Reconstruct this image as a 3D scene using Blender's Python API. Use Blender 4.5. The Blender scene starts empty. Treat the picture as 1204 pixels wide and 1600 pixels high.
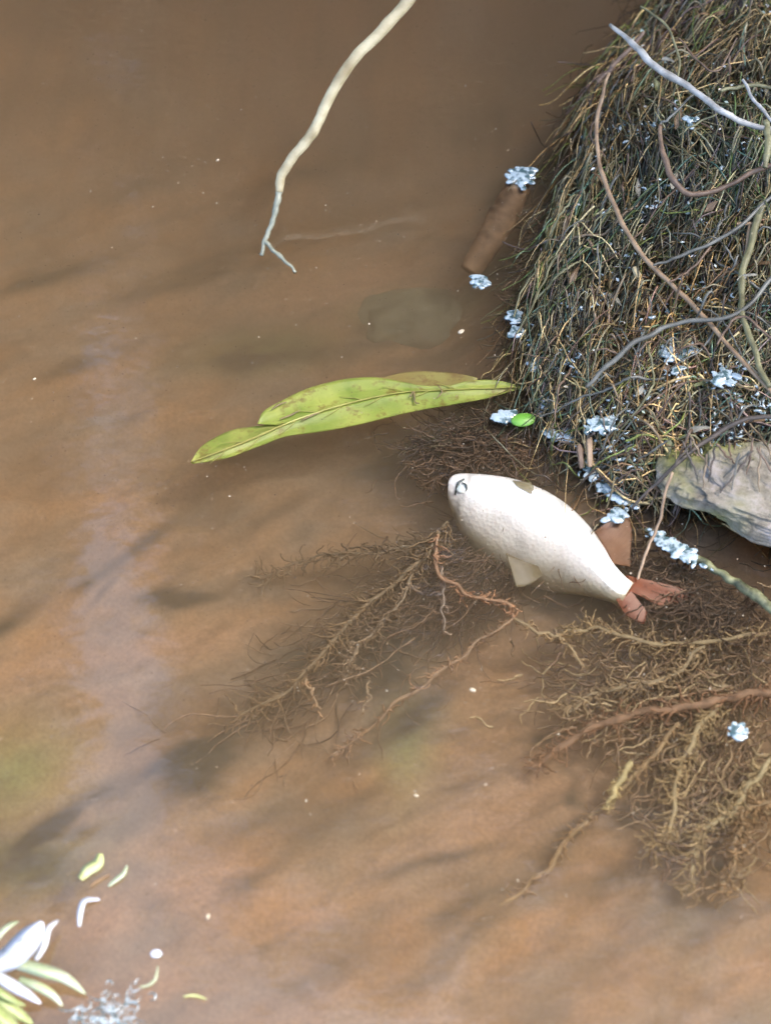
import bpy, math, random
import numpy as np
from mathutils import Vector, noise as mnoise

random.seed(7)
rng = np.random.default_rng(7)
R = math.radians
sc = bpy.context.scene
COL = sc.collection

# ------------------------------------------------------------------ camera
PITCH, DIST = R(58), 1.9
CAM = np.array([0.0, -DIST * math.cos(PITCH), DIST * math.sin(PITCH)])
LENS, SENS = 83.0, 36.0
cam_d = bpy.data.cameras.new('camera')
cam = bpy.data.objects.new('camera', cam_d)
COL.objects.link(cam)
cam.location = CAM
cam.rotation_euler = (R(90) - PITCH, 0, 0)
cam_d.sensor_fit = 'VERTICAL'; cam_d.sensor_height = SENS; cam_d.lens = LENS
cam_d.clip_start = 0.05; cam_d.clip_end = 200
cam_d.dof.use_dof = True
cam_d.dof.focus_distance = 1.97
cam_d.dof.aperture_fstop = 4.0
sc.camera = cam

# ------------------------------------------------------------------ sky, sun, exposure
SUN_EL, SUN_AZ = R(58), R(82)          # azimuth clockwise from +Y
w = bpy.data.worlds.new('World'); sc.world = w; w.use_nodes = True
wn = w.node_tree.nodes; wl = w.node_tree.links
bg = wn['Background']
sky = wn.new('ShaderNodeTexSky'); sky.sky_type = 'NISHITA'; sky.sun_disc = False
sky.sun_elevation = SUN_EL; sky.sun_rotation = SUN_AZ
sky.dust_density = 3.0; sky.air_density = 1.0; sky.ozone_density = 1.0
wl.new(sky.outputs[0], bg.inputs[0]); bg.inputs[1].default_value = 0.15
sun_d = bpy.data.lights.new('sun', 'SUN'); sun_d.energy = 1.1; sun_d.angle = R(12); sun_d.color = (1, .93, .82)
sun = bpy.data.objects.new('sun', sun_d); COL.objects.link(sun)
sv = Vector((math.sin(SUN_AZ) * math.cos(SUN_EL), math.cos(SUN_AZ) * math.cos(SUN_EL), math.sin(SUN_EL)))
sun.rotation_euler = sv.to_track_quat('Z', 'Y').to_euler()
sc.view_settings.view_transform = 'Standard'; sc.view_settings.look = 'None'
sc.view_settings.gamma = 1; sc.view_settings.use_curve_mapping = False
sc.view_settings.exposure = 2.18
sc.cycles.use_denoising = True
sc.cycles.volume_bounces = 3
sc.cycles.transparent_max_bounces = 24
sc.cycles.max_bounces = 8

# ------------------------------------------------------------------ helpers
FWD = np.array([0, math.cos(PITCH), -math.sin(PITCH)])
UPV = np.array([0, math.sin(PITCH), math.cos(PITCH)])
def W(px, py, z=0.0):
    """point of the horizontal plane at height z seen at pixel (px, py) of the 1204x1600 photograph"""
    k = SENS / LENS / 1600
    d = FWD + np.array([1.0, 0, 0]) * (px - 602) * k + UPV * (800 - py) * k
    t = (z - CAM[2]) / d[2]
    return CAM + d * t

def tag(o, label=None, cat=None, group=None, kind=None):
    if label: o['label'] = label
    if cat: o['category'] = cat
    if group: o['group'] = group
    if kind: o['kind'] = kind
    return o

def mesh_obj(name, verts, faces, mat, parent=None, smooth=True, colors=None):
    me = bpy.data.meshes.new(name)
    verts = np.asarray(verts, dtype=np.float32)
    if isinstance(faces, np.ndarray):
        n, k = faces.shape
        me.vertices.add(len(verts)); me.vertices.foreach_set('co', verts.ravel())
        me.loops.add(n * k); me.loops.foreach_set('vertex_index', faces.astype(np.int32).ravel())
        me.polygons.add(n)
        me.polygons.foreach_set('loop_start', np.arange(0, n * k, k, dtype=np.int32))
        me.polygons.foreach_set('loop_total', np.full(n, k, dtype=np.int32))
        me.update(calc_edges=True)
    else:
        me.from_pydata([tuple(map(float, v)) for v in verts], [], faces)
    me.validate()
    me.polygons.foreach_set('use_smooth', np.full(len(me.polygons), smooth))
    if colors is not None:
        a = me.color_attributes.new('tint', 'FLOAT_COLOR', 'POINT')
        c = np.ones((len(verts), 4), dtype=np.float32); c[:, :3] = colors
        a.data.foreach_set('color', c.ravel())
    if mat: me.materials.append(mat)
    o = bpy.data.objects.new(name, me); COL.objects.link(o)
    if parent: o.parent = parent
    return o

def empty(name, loc=(0, 0, 0)):
    o = bpy.data.objects.new(name, None); COL.objects.link(o); o.location = loc
    o.empty_display_size = .01
    return o

def spline(pts, n):
    """Catmull-Rom through pts (any dimension) to n samples"""
    P = np.asarray(pts, float)
    if len(P) == 2: P = np.array([P[0], (P[0] + P[1]) / 2, P[1]])
    P = np.vstack([2 * P[0] - P[1], P, 2 * P[-1] - P[-2]])
    seg = len(P) - 3
    out = []
    for u in np.linspace(0, seg - 1e-6, n):
        i = int(u); t = u - i
        a, b, c, d = P[i:i + 4]
        out.append(0.5 * (2 * b + (c - a) * t + (2 * a - 5 * b + 4 * c - d) * t * t + (3 * b - a - 3 * c + d) * t ** 3))
    return np.array(out)

def strands(name, paths, radii, mat, parent=None, sides=3, colors=None):
    """paths (S,N,3), radii (S,N): many thin tubes in one mesh"""
    P = np.asarray(paths, float); r = np.asarray(radii, float)
    S, N, _ = P.shape
    T = np.gradient(P, axis=1)
    T /= np.linalg.norm(T, axis=2, keepdims=True) + 1e-12
    ref = np.tile(np.array([0.13, 0.21, 0.97]), (S, N, 1))
    A = np.cross(T, ref); A /= np.linalg.norm(A, axis=2, keepdims=True) + 1e-9
    B = np.cross(T, A)
    ang = np.arange(sides) * 2 * math.pi / sides + .5
    V = P[:, :, None, :] + r[:, :, None, None] * (np.cos(ang)[None, None, :, None] * A[:, :, None, :] + np.sin(ang)[None, None, :, None] * B[:, :, None, :])
    V = V.reshape(-1, 3)
    s, n, k = np.meshgrid(np.arange(S), np.arange(N - 1), np.arange(sides), indexing='ij')
    base = s * N * sides + n * sides
    f = np.stack([base + k, base + (k + 1) % sides, base + sides + (k + 1) % sides, base + sides + k], -1).reshape(-1, 4)
    cols = None
    if colors is not None:
        cols = np.repeat(np.asarray(colors, float), N * sides, axis=0)
    return mesh_obj(name, V, f, mat, parent, True, cols)

def tube(name, pts, rad, mat, parent=None, n=60, sides=10, wob=0.15, jit=0.0, caps=True):
    """one root or twig: pts (m,3), rad = list of radii along it"""
    P = spline(pts, n)
    r = np.interp(np.linspace(0, 1, n), np.linspace(0, 1, len(rad)), rad)
    sd = random.random() * 50
    for i in range(n):
        q = i / n * len(pts)
        r[i] *= 1 + wob * mnoise.noise(Vector((q * 2.3, sd, 0))) + wob * .6 * mnoise.noise(Vector((q * 7.1, sd, 4)))
        if jit:
            P[i] += jit * np.array([mnoise.noise(Vector((q * 1.7, sd, 1))), mnoise.noise(Vector((q * 1.7, sd, 2))), .5 * mnoise.noise(Vector((q * 1.7, sd, 3)))])
    T = np.gradient(P, axis=0); T /= np.linalg.norm(T, axis=1, keepdims=True) + 1e-12
    V = []; F = []
    ref = np.array([.13, .21, .97])
    for i in range(n):
        A = np.cross(T[i], ref); A /= np.linalg.norm(A); B = np.cross(T[i], A)
        for k in range(sides):
            a = k * 2 * math.pi / sides
            rr = r[i] * (1 + .12 * mnoise.noise(Vector((math.cos(a) * 1.5, math.sin(a) * 1.5 + sd, i * .35))))
            V.append(P[i] + rr * (math.cos(a) * A + math.sin(a) * B))
    for i in range(n - 1):
        for k in range(sides):
            F.append((i * sides + k, i * sides + (k + 1) % sides, (i + 1) * sides + (k + 1) % sides, (i + 1) * sides + k))
    if caps:
        F.append(tuple(range(sides))[::-1]); F.append(tuple((n - 1) * sides + k for k in range(sides)))
    return mesh_obj(name, V, F, mat, parent)

def px_path(pp, dz=0.0):
    """[(px,py,z)] -> world points"""
    return np.array([W(a, b, c + dz) for a, b, c in pp])

def material(name, build):
    m = bpy.data.materials.new(name); m.use_nodes = True
    nt = m.node_tree; b = nt.nodes['Principled BSDF']
    build(nt, nt.nodes, nt.links, b)
    return m

def noise_mat(name, c1, c2, scale=60, rough=.55, bump=.3, bscale=None, spec=.5, sub=0, dist=.001, stretch=None, c3=None):
    def bld(nt, N, L, b):
        tc = N.new('ShaderNodeTexCoord'); src = tc.outputs['Object']
        if stretch:
            mp = N.new('ShaderNodeMapping'); mp.inputs['Scale'].default_value = stretch
            L.new(src, mp.inputs[0]); src = mp.outputs[0]
        n = N.new('ShaderNodeTexNoise'); n.inputs['Scale'].default_value = scale; n.inputs['Detail'].default_value = 6
        L.new(src, n.inputs['Vector'])
        r = N.new('ShaderNodeValToRGB')
        r.color_ramp.elements[0].position = .32; r.color_ramp.elements[0].color = (*c1, 1)
        r.color_ramp.elements[1].position = .68; r.color_ramp.elements[1].color = (*c2, 1)
        if c3:
            e = r.color_ramp.elements.new(.5); e.color = (*c3, 1)
        L.new(n.outputs[0], r.inputs[0]); L.new(r.outputs[0], b.inputs['Base Color'])
        b.inputs['Roughness'].default_value = rough; b.inputs['Specular IOR Level'].default_value = spec
        n2 = N.new('ShaderNodeTexNoise'); n2.inputs['Scale'].default_value = bscale or scale * 3; n2.inputs['Detail'].default_value = 5
        L.new(src, n2.inputs['Vector'])
        bp = N.new('ShaderNodeBump'); bp.inputs['Strength'].default_value = bump; bp.inputs['Distance'].default_value = dist
        L.new(n2.outputs[0], bp.inputs['Height']); L.new(bp.outputs[0], b.inputs['Normal'])
        if sub:
            b.inputs['Subsurface Weight'].default_value = sub
            b.inputs['Subsurface Radius'].default_value = (.004, .003, .002); b.inputs['Subsurface Scale'].default_value = 1
    return material(name, bld)

def tint_mat(name, rough=.45, spec=.5, scale=400, amount=.5):
    """colour from the per-strand tint, broken up by a fine noise"""
    def bld(nt, N, L, b):
        a = N.new('ShaderNodeVertexColor'); a.layer_name = 'tint'
        tc = N.new('ShaderNodeTexCoord')
        n = N.new('ShaderNodeTexNoise'); n.inputs['Scale'].default_value = scale; n.inputs['Detail'].default_value = 4
        L.new(tc.outputs['Object'], n.inputs['Vector'])
        mr = N.new('ShaderNodeMapRange'); mr.inputs[1].default_value = .3; mr.inputs[2].default_value = .7
        mr.inputs[3].default_value = 1 - amount; mr.inputs[4].default_value = 1 + amount
        L.new(n.outputs[0], mr.inputs[0])
        mx = N.new('ShaderNodeVectorMath'); mx.operation = 'SCALE'
        L.new(a.outputs[0], mx.inputs[0]); L.new(mr.outputs[0], mx.inputs['Scale'])
        L.new(mx.outputs[0], b.inputs['Base Color'])
        b.inputs['Roughness'].default_value = rough; b.inputs['Specular IOR Level'].default_value = spec
    return material(name, bld)

# ------------------------------------------------------------------ terrain
BANK_PX = [(1075, -60), (1045, 0), (990, 70), (945, 150), (918, 250), (893, 330), (868, 420), (852, 500), (848, 590),
           (862, 650), (905, 705), (960, 765), (1035, 780), (1204, 770)]
BP = [W(a, b)[:2] for a, b in BANK_PX]
BP = [np.array([BP[0][0] + 1.2, 8.0]), np.array([BP[0][0] + .15, BP[0][1] + .5])] + BP + [np.array([BP[-1][0] + .35, BP[-1][1] - .25]), np.array([1.6, -1.5]), np.array([2.2, -8.0])]
BP = np.array(BP)
def bank_dist(x, y):
    """signed distance to the water's edge: positive on the bank"""
    x = np.asarray(x, float); y = np.asarray(y, float)
    dmin = np.full(x.shape, 1e9)
    for a, b in zip(BP[:-1], BP[1:]):
        ab = b - a; t = np.clip(((x - a[0]) * ab[0] + (y - a[1]) * ab[1]) / (ab @ ab), 0, 1)
        dmin = np.minimum(dmin, np.hypot(x - a[0] - t * ab[0], y - a[1] - t * ab[1]))
    poly = np.vstack([BP, [60, -8], [60, 8]])
    inside = np.zeros(x.shape, bool)
    for i in range(len(poly)):
        a, b = poly[i], poly[(i + 1) % len(poly)]
        cond = (a[1] > y) != (b[1] > y)
        den = b[1] - a[1] if abs(b[1] - a[1]) > 1e-9 else 1e-9
        inside ^= cond & (x < (b[0] - a[0]) * (y - a[1]) / den + a[0])
    return np.where(inside, dmin, -dmin)
def sstep(a, b, x):
    t = np.clip((x - a) / (b - a), 0, 1); return t * t * (3 - 2 * t)
def height(x, y):
    x = np.asarray(x, float); y = np.asarray(y, float)
    d = bank_dist(x, y)
    deep = -(0.050 + 0.055 * sstep(-.30, .6, y))
    bed = deep * sstep(0.0, .10, -d) - .004
    land = .002 + .30 * np.minimum(np.maximum(d, 0), .28) + .12 * sstep(.3, 2, d)
    lump = .5 + .5 * np.sin(x * 61 + 2.5 * np.sin(y * 37)) * np.sin(y * 49 + 2.2 * np.sin(x * 43 + 1))
    land = land + .016 * sstep(.0, .04, d) * lump
    h = np.where(d > 0, land, bed)
    far = np.maximum(sstep(-2.2, -3.0, x), np.maximum(sstep(-1.2, -1.9, y), sstep(4.6, 5.6, y)))
    return h * (1 - far) + .35 * far

NX = 340
u = np.linspace(-1, 1, NX)
gx = .62 * u + 29.4 * np.sign(u) * np.maximum(np.abs(u) - .62, 0) ** 3 / (.38 ** 3)
gy = gx.copy()
X, Y = np.meshgrid(gx, gy, indexing='xy')
Hh = height(X, Y)
k1 = np.vectorize(lambda a, b: mnoise.fractal(Vector((a * 9 + b * 4, b * 16 - a * 5, 0)), 1, 2, 4))(X, Y)
k2 = np.vectorize(lambda a, b: mnoise.noise(Vector((a * 45, b * 45, 3))))(X, Y)
k3 = np.vectorize(lambda a, b: mnoise.fractal(Vector((a * 14 + b * 6, b * 42 - a * 22, 7)), .9, 2, 4))(X, Y)
k4 = np.vectorize(lambda a, b: mnoise.fractal(Vector((a * 12 + b * 4, b * 22 - a * 9, 12)), 1, 2, 3))(X, Y)
near = (np.abs(X) < 1) & (np.abs(Y) < 1)
Hh = Hh + np.where(Hh < -.03, k1 * .012, k1 * .004 + k2 * .003)
# colour of the silt: dark organic drifts and paler sand, laid along the current; the fish's shadow is painted in too
DRIFT_AND_SHADE = [ # px, py, half length, half width, angle (deg, image, up-right positive), darkness
    (300, 425, 130, 16, 22, .7), (420, 555, 130, 28, 5, .75), (640, 505, 90, 34, 8, .8), (690, 570, 90, 14, 0, .8),
    (230, 870, 110, 13, 38, .8), (30, 990, 70, 16, 35, .8), (290, 955, 90, 16, 3, 1.0), (560, 340, 170, 22, 20, .4),
    (430, 1130, 260, 45, 32, .9), (600, 1010, 230, 75, 30, 1.0), (330, 1230, 200, 32, 35, .7), (740, 900, 110, 65, 20, 1.0),
    (600, 1180, 160, 24, 38, .6), (380, 1330, 110, 18, 25, .5), (690, 1370, 100, 13, 12, .8), (745, 1440, 95, 11, 20, .9),
    (850, 1370, 110, 24, 42, .6), (870, 1180, 90, 14, 10, .9), (1010, 1290, 70, 20, 20, .8), (1040, 1190, 60, 14, 30, .4), (1090, 1330, 110, 22, 40, .5), (960, 1400, 120, 16, 38, .4), (420, 720, 130, 14, 8, .5), (160, 560, 120, 14, 20, .5), (430, 820, 90, 12, 30, .5), (500, 1330, 110, 14, 35, .5), (1120, 1450, 90, 20, 40, .5), (480, 250, 150, 14, 22, .5), (90, 420, 110, 14, 18, .45),
    (880, 1240, 60, 9, -40, .5), (1100, 1400, 140, 40, 30, .5), (100, 1310, 130, 16, 35, .8), (40, 1380, 110, 45, 10, .7),
    (170, 945, 40, 6, 50, .7), (980, 1500, 160, 22, 30, .4), (700, 700, 130, 60, 20, .9), (780, 480, 60, 110, 0, .9),
    (850, 330, 60, 90, 30, 1.0), (900, 950, 120, 30, -10, .8), (1120, 1000, 80, 20, 0, .2), (120, 120, 260, 30, 18, .3),
    (600, 200, 200, 30, 25, .3), (250, 260, 160, 20, 20, .25), (820, 100, 160, 60, 60, .6), (520, 1480, 200, 22, 20, .25),
]
dark = np.zeros_like(X); green = np.zeros_like(X); warm = np.zeros_like(X)
def blob(px, py, L, Wd, ang, depth=-.09):
    c = W(px, py, depth); a = R(ang)
    e = W(px + L * math.cos(a), py - L * math.sin(a), depth) - c
    f = W(px + Wd * math.sin(a), py + Wd * math.cos(a), depth) - c
    le, lf = np.hypot(e[0], e[1]), np.hypot(f[0], f[1])
    ue = e[:2] / le; uf = np.array([-ue[1], ue[0]])
    dx, dy = X - c[0], Y - c[1]
    wx = dx + .012 * k1; wy = dy + .02 * k1
    return np.exp(-((wx * ue[0] + wy * ue[1]) / le) ** 2 - ((wx * uf[0] + wy * uf[1]) / lf) ** 2)
for d in DRIFT_AND_SHADE:
    dark = np.maximum(dark, d[5] * blob(*d[:5]))
for g in [(30, 1240, 90, 70, 10), (60, 1370, 110, 50, 10), (640, 490, 80, 30, 0), (420, 555, 110, 30, 5), (640, 1180, 40, 90, -10)]:
    green = np.maximum(green, blob(*g))
for g in [(80, 1265, 80, 30, 30), (60, 1080, 80, 26, 20), (1190, 1545, 120, 30, 25), (300, 1030, 110, 22, 10), (720, 1080, 110, 24, 30), (560, 440, 140, 30, 10), (320, 1420, 100, 40, 10), (820, 1280, 160, 60, 30)]:
    warm = np.maximum(warm, blob(*g))
dark = np.clip(dark * (1 + .7 * k1) + .40 * np.maximum(k1, 0) + .55 * np.maximum(k3 - .05, 0), 0, 1.2)
dark = dark[..., None]; green = green[..., None]; warm = warm[..., None]
base = np.array([.26, .175, .105]) * (1 + .45 * np.clip(k1, -1, 1)[..., None])
base = base * np.clip(1 + k4[..., None] * np.array([.22, .0, -.28]), .4, 1.6)
base = base * (1 - warm) + np.array([.34, .215, .13]) * warm
base = base * (1 - .7 * green) + np.array([.16, .21, .08]) * .7 * green
cols = base * (1 - np.clip(dark, 0, 1)) + np.array([.035, .035, .026]) * np.clip(dark, 0, 1)
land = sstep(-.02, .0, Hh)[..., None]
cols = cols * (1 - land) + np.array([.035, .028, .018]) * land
idx = np.arange(NX * NX).reshape(NX, NX)
faces = np.stack([idx[:-1, :-1], idx[:-1, 1:], idx[1:, 1:], idx[1:, :-1]], -1).reshape(-1, 4)
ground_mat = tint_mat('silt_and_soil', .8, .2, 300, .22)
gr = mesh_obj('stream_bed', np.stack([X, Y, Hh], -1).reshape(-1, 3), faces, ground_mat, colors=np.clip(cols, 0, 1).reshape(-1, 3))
tag(gr, 'brown silty stream bed rising into dark soil of the bank', kind='structure')

# ------------------------------------------------------------------ water (a closed body: murky volume under a glossy skin)
def water_mat():
    m = bpy.data.materials.new('murky_water'); m.use_nodes = True
    nt = m.node_tree; N = nt.nodes; L = nt.links
    N.remove(N['Principled BSDF']); out = N['Material Output']
    tr = N.new('ShaderNodeBsdfTransparent'); gl = N.new('ShaderNodeBsdfGlossy'); gl.inputs['Roughness'].default_value = .055
    fr = N.new('ShaderNodeFresnel'); fr.inputs['IOR'].default_value = 1.7
    mx = N.new('ShaderNodeMixShader')
    tc = N.new('ShaderNodeTexCoord'); mp = N.new('ShaderNodeMapping')
    mp.inputs['Rotation'].default_value = (0, 0, R(-30)); mp.inputs['Scale'].default_value = (1, 2.2, 1)
    L.new(tc.outputs['Object'], mp.inputs[0])
    n1 = N.new('ShaderNodeTexNoise'); n1.inputs['Scale'].default_value = 7; n1.inputs['Detail'].default_value = 3
    n2 = N.new('ShaderNodeTexNoise'); n2.inputs['Scale'].default_value = 55; n2.inputs['Detail'].default_value = 2
    L.new(mp.outputs[0], n1.inputs['Vector']); L.new(mp.outputs[0], n2.inputs['Vector'])
    b1 = N.new('ShaderNodeBump'); b1.inputs['Strength'].default_value = .3; b1.inputs['Distance'].default_value = .003
    b2 = N.new('ShaderNodeBump'); b2.inputs['Strength'].default_value = .10; b2.inputs['Distance'].default_value = .0007
    L.new(n1.outputs[0], b1.inputs['Height']); L.new(n2.outputs[0], b2.inputs['Height']); L.new(b1.outputs[0], b2.inputs['Normal'])
    L.new(b2.outputs[0], gl.inputs['Normal']); L.new(b2.outputs[0], fr.inputs['Normal'])
    L.new(fr.outputs[0], mx.inputs[0]); L.new(tr.outputs[0], mx.inputs[1]); L.new(gl.outputs[0], mx.inputs[2])
    L.new(mx.outputs[0], out.inputs['Surface'])
    v = N.new('ShaderNodeVolumePrincipled')
    v.inputs['Color'].default_value = (.81, .68, .49, 1)
    v.inputs['Density'].default_value = 6.4
    v.inputs['Anisotropy'].default_value = .2
    L.new(v.outputs[0], out.inputs['Volume'])
    return m
WM = water_mat()
bx = [(-3.1, -2.0), (3.0, -2.0), (3.0, 6.0), (-3.1, 6.0)]
vs = [(x, y, -.45) for x, y in bx] + [(x, y, 0) for x, y in bx]
wat = mesh_obj('water', vs, [(3, 2, 1, 0), (4, 5, 6, 7), (0, 1, 5, 4), (1, 2, 6, 5), (2, 3, 7, 6), (3, 0, 4, 7)], WM, smooth=False)
tag(wat, 'shallow murky brown stream water with faint sky reflection', kind='structure')

# ------------------------------------------------------------------ trees across the stream (seen as reflections in the water)
leaf_m = noise_mat('canopy_leaf', (.03, .05, .012), (.07, .11, .03), 3, .5, 0)
bark_m = noise_mat('canopy_bark', (.04, .03, .022), (.11, .085, .06), 8, .85, .6, dist=.01, stretch=(3, 3, .6))
def gap_x(y, z):
    return -(.349 + .062 * (y - 2.2)) - .096 * z      # middle of the slit of open sky between the two crowns
def canopy_tree(x, y, rx, ry, z0, z1, n, label, seed, lean=0.0):
    rg = np.random.default_rng(seed)
    t = empty('leaning_tree', (0, 0, 0)); tag(t, label, 'tree')
    base = np.array([x + lean, y + 1.4, .2]); top = np.array([x, y, z0 + (z1 - z0) * .75])
    tube('trunk', [base, base * .6 + top * .4 + np.array([.15, .1, 0]), top], [.16, .12, .04], bark_m, t, 24, 10)
    # leaves gathered in clumps through the crown
    nc = 130
    th = rg.uniform(0, 2 * math.pi, nc); rr = np.sqrt(rg.uniform(0, 1, nc)); zz = rg.uniform(-1, 1, nc)
    sh = np.sqrt(np.maximum(1 - np.maximum(zz, 0) ** 2, .15))
    cc = np.stack([x + rx * rr * np.cos(th) * sh, y + ry * rr * np.sin(th) * sh, (z0 + z1) / 2 + zz * (z1 - z0) / 2], -1)
    for k in [j for j in range(30) if abs(cc[j][0] - gap_x(cc[j][1], cc[j][2])) > .35][:10]:
        tube('branch', [top * .5 + base * .5 + (top - base) * .04 * k, (top + cc[k]) / 2 + rg.normal(0, .1, 3), cc[k]], [.035, .022, .008], bark_m, t, 10, 5)
    c = cc[rg.integers(0, nc, n)] + rg.normal(0, .26, (n, 3))
    c = c[rg.random(n) > .86 * sstep(3.8, 7.4, c[:, 2])]; n = len(c)
    c = c[(np.abs(c[:, 0] - gap_x(c[:, 1], c[:, 2])) > .05 + .018 * c[:, 2] + rg.normal(0, .03, n)) | (c[:, 2] < 3.3 + rg.normal(0, .25, n))]; n = len(c)
    a = rg.normal(0, 1, (n, 3)); a /= np.linalg.norm(a, axis=1, keepdims=True)
    b = np.cross(a, rg.normal(0, 1, (n, 3))); b /= np.linalg.norm(b, axis=1, keepdims=True)
    s = rg.uniform(.05, .1, (n, 1))
    V = np.stack([c - a * s, c + b * s * .4, c + a * s, c - b * s * .4], 1).reshape(-1, 3)
    o = mesh_obj('crown', V, np.arange(n * 4).reshape(n, 4), leaf_m, t, smooth=False)
    return t
canopy_tree(1.0, 2.7, 2.0, .7, 1.6, 8.6, 32000, 'leafy tree whose crown is mirrored in the water right of the pale streak', 1, .8)
canopy_tree(-2.1, 2.7, 1.35, .7, 1.6, 7.9, 21000, 'smaller leafy tree mirrored in the water left of the pale streak', 2, -.4)

canopy_tree(0.0, 3.9, 3.6, .6, .5, 5.0, 34000, 'wide dense dark bush added on the far bank to darken the reflection along the top of the water', 5, .5)  # added to cover the low open sky and darken its reflection
canopy_tree(2.9, 1.75, 1.3, 1.0, 2.4, 5.2, 16000, 'unseen leafy bankside tree that owns the roots, crown added to shade the upper water', 3, .3)  # out of view; crown put toward the sun to shade the upper water

# ------------------------------------------------------------------ root mat of the bank
mat_strand = tint_mat('wet_root_fibre', .36, .6, 500, .55)
mat_silt = tint_mat('silted_root_fibre', .8, .2, 500, .35)
PAL_MAT = np.array([[.05, .05, .028], [.03, .032, .022], [.09, .085, .045], [.14, .12, .065], [.22, .18, .11], [.10, .07, .045], [.06, .075, .035], [.17, .17, .13], [.36, .30, .19], [.05, .035, .03], [.42, .35, .22], [.08, .14, .12], [.13, .18, .06], [.16, .12, .14], [.46, .42, .26]]) * .85 * np.array([1.18, 1.05, .78])
def grow(n, N, starts, dirs, length, wob, lift, seed, turn=.0):
    """n paths over the plan: start (n,2), direction (n,2), follow ground height plus lift"""
    rg = np.random.default_rng(seed)
    ang = np.arctan2(dirs[:, 1], dirs[:, 0])
    P = np.zeros((n, N, 2)); P[:, 0] = starts
    curl = rg.normal(0, turn, n)
    for i in range(1, N):
        ang = ang + curl + rg.normal(0, wob, n)
        st = (length / N)[:, None]
        P[:, i] = P[:, i - 1] + st * np.stack([np.cos(ang), np.sin(ang)], -1)
    h = height(P[..., 0].ravel(), P[..., 1].ravel()).reshape(n, N)
    ph = rg.uniform(0, 6, (n, 1)); fr = rg.uniform(.2, .9, (n, 1)); am = rg.uniform(.0, .5, (n, 1))
    s = np.arange(N)[None, :]
    z = np.maximum(h, -.02) + lift[:, None] * (.55 + am * np.sin(ph + fr * s))
    return np.concatenate([P, z[..., None]], -1)

def sample_bank(n, seed, ymin=-.02, ymax=.62, dmin=-.015, dmax=.42, xmax=.42):
    rg = np.random.default_rng(seed); out = []
    while len(out) < n:
        x = rg.uniform(.05, xmax, 4 * n); y = rg.uniform(ymin, ymax, 4 * n)
        d = bank_dist(x, y)
        ok = (d > dmin) & (d < dmax)
        out += list(np.stack([x, y], -1)[ok])
    return np.array(out[:n])

def mat_layer(name, label, n, N, lo, hi, rad, lift, wob, turn, seed, pal, mode, ymin=-.02, ymax=.62, dmin=-.015):
    rg = np.random.default_rng(seed)
    s = sample_bank(n, seed, ymin, ymax, dmin)
    if mode == 'fall':       # hanging down from the bank towards the water
        a = R(-108) + rg.normal(0, .16, n) + np.array([.9 * mnoise.noise(Vector((x * 9, y * 9, 2))) for x, y in s])
    elif mode == 'cross':
        a = np.where(rg.random(n) < .6, R(212), R(-70)) + rg.normal(0, .5, n)
    else:
        a = rg.uniform(0, 2 * math.pi, n)
    d = np.stack([np.cos(a), np.sin(a)], -1)
    L = rg.uniform(lo, hi, n)
    P = grow(n, N, s, d, L, wob, rg.uniform(.1, 1, n) * lift, seed, turn)
    far_ = bank_dist(P[..., 0], P[..., 1]).min(axis=1)
    gap_ = np.array([mnoise.fractal(Vector((x * 26, y * 17, 30)), 1, 2, 2) for x, y in s])
    kp = ((far_ > -.018) & ((gap_ > -.16) | (mode == 'any'))) | ((far_ > -.06) & (rg.random(n) < (.8 if mode == 'fall' else .35))); P = P[kp]; s = s[kp]; n = len(s)
    r = rg.uniform(.6, 1.3, n)[:, None] * rad * np.linspace(1, .5, N)[None, :]
    # patches of hue over the mat
    q = np.array([mnoise.noise(Vector((x * 14, y * 14, seed))) for x, y in s])
    ci = np.clip((rg.random(n) * .75 + .25 * (q + .5)) * len(pal), 0, len(pal) - 1).astype(int)
    q2 = np.array([mnoise.fractal(Vector((x * 11, y * 11, 8)), 1, 2, 3) for x, y in s])
    q3 = np.array([mnoise.noise(Vector((x * 7, y * 7, 15))) for x, y in s])
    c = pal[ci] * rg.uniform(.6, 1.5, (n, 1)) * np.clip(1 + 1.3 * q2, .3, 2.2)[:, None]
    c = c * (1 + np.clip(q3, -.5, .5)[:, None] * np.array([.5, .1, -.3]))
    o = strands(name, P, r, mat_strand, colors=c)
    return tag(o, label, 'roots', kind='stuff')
Y45 = W(900, 450)[1]
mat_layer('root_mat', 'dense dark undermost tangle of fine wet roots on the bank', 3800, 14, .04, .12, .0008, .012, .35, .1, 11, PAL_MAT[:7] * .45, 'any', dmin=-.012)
mat_layer('hanging_rootlets', 'thin olive and tan rootlets hanging down the upper bank into the water', 3000, 18, .06, .20, .0009, .034, .08, .014, 12, PAL_MAT, 'fall', ymin=Y45 - .06, dmin=-.02)
mat_layer('tangled_rootlets', 'fine grey green rootlets tangled over the lower bank above the stone', 2300, 16, .04, .13, .0009, .026, .24, .08, 13, PAL_MAT, 'cross', ymax=Y45 + .08)
mat_layer('wiry_rootlets', 'scattered paler wiry rootlets curling on top of the mat', 420, 22, .06, .2, .00095, .032, .16, .1, 14, PAL_MAT[3:], 'cross')

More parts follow.
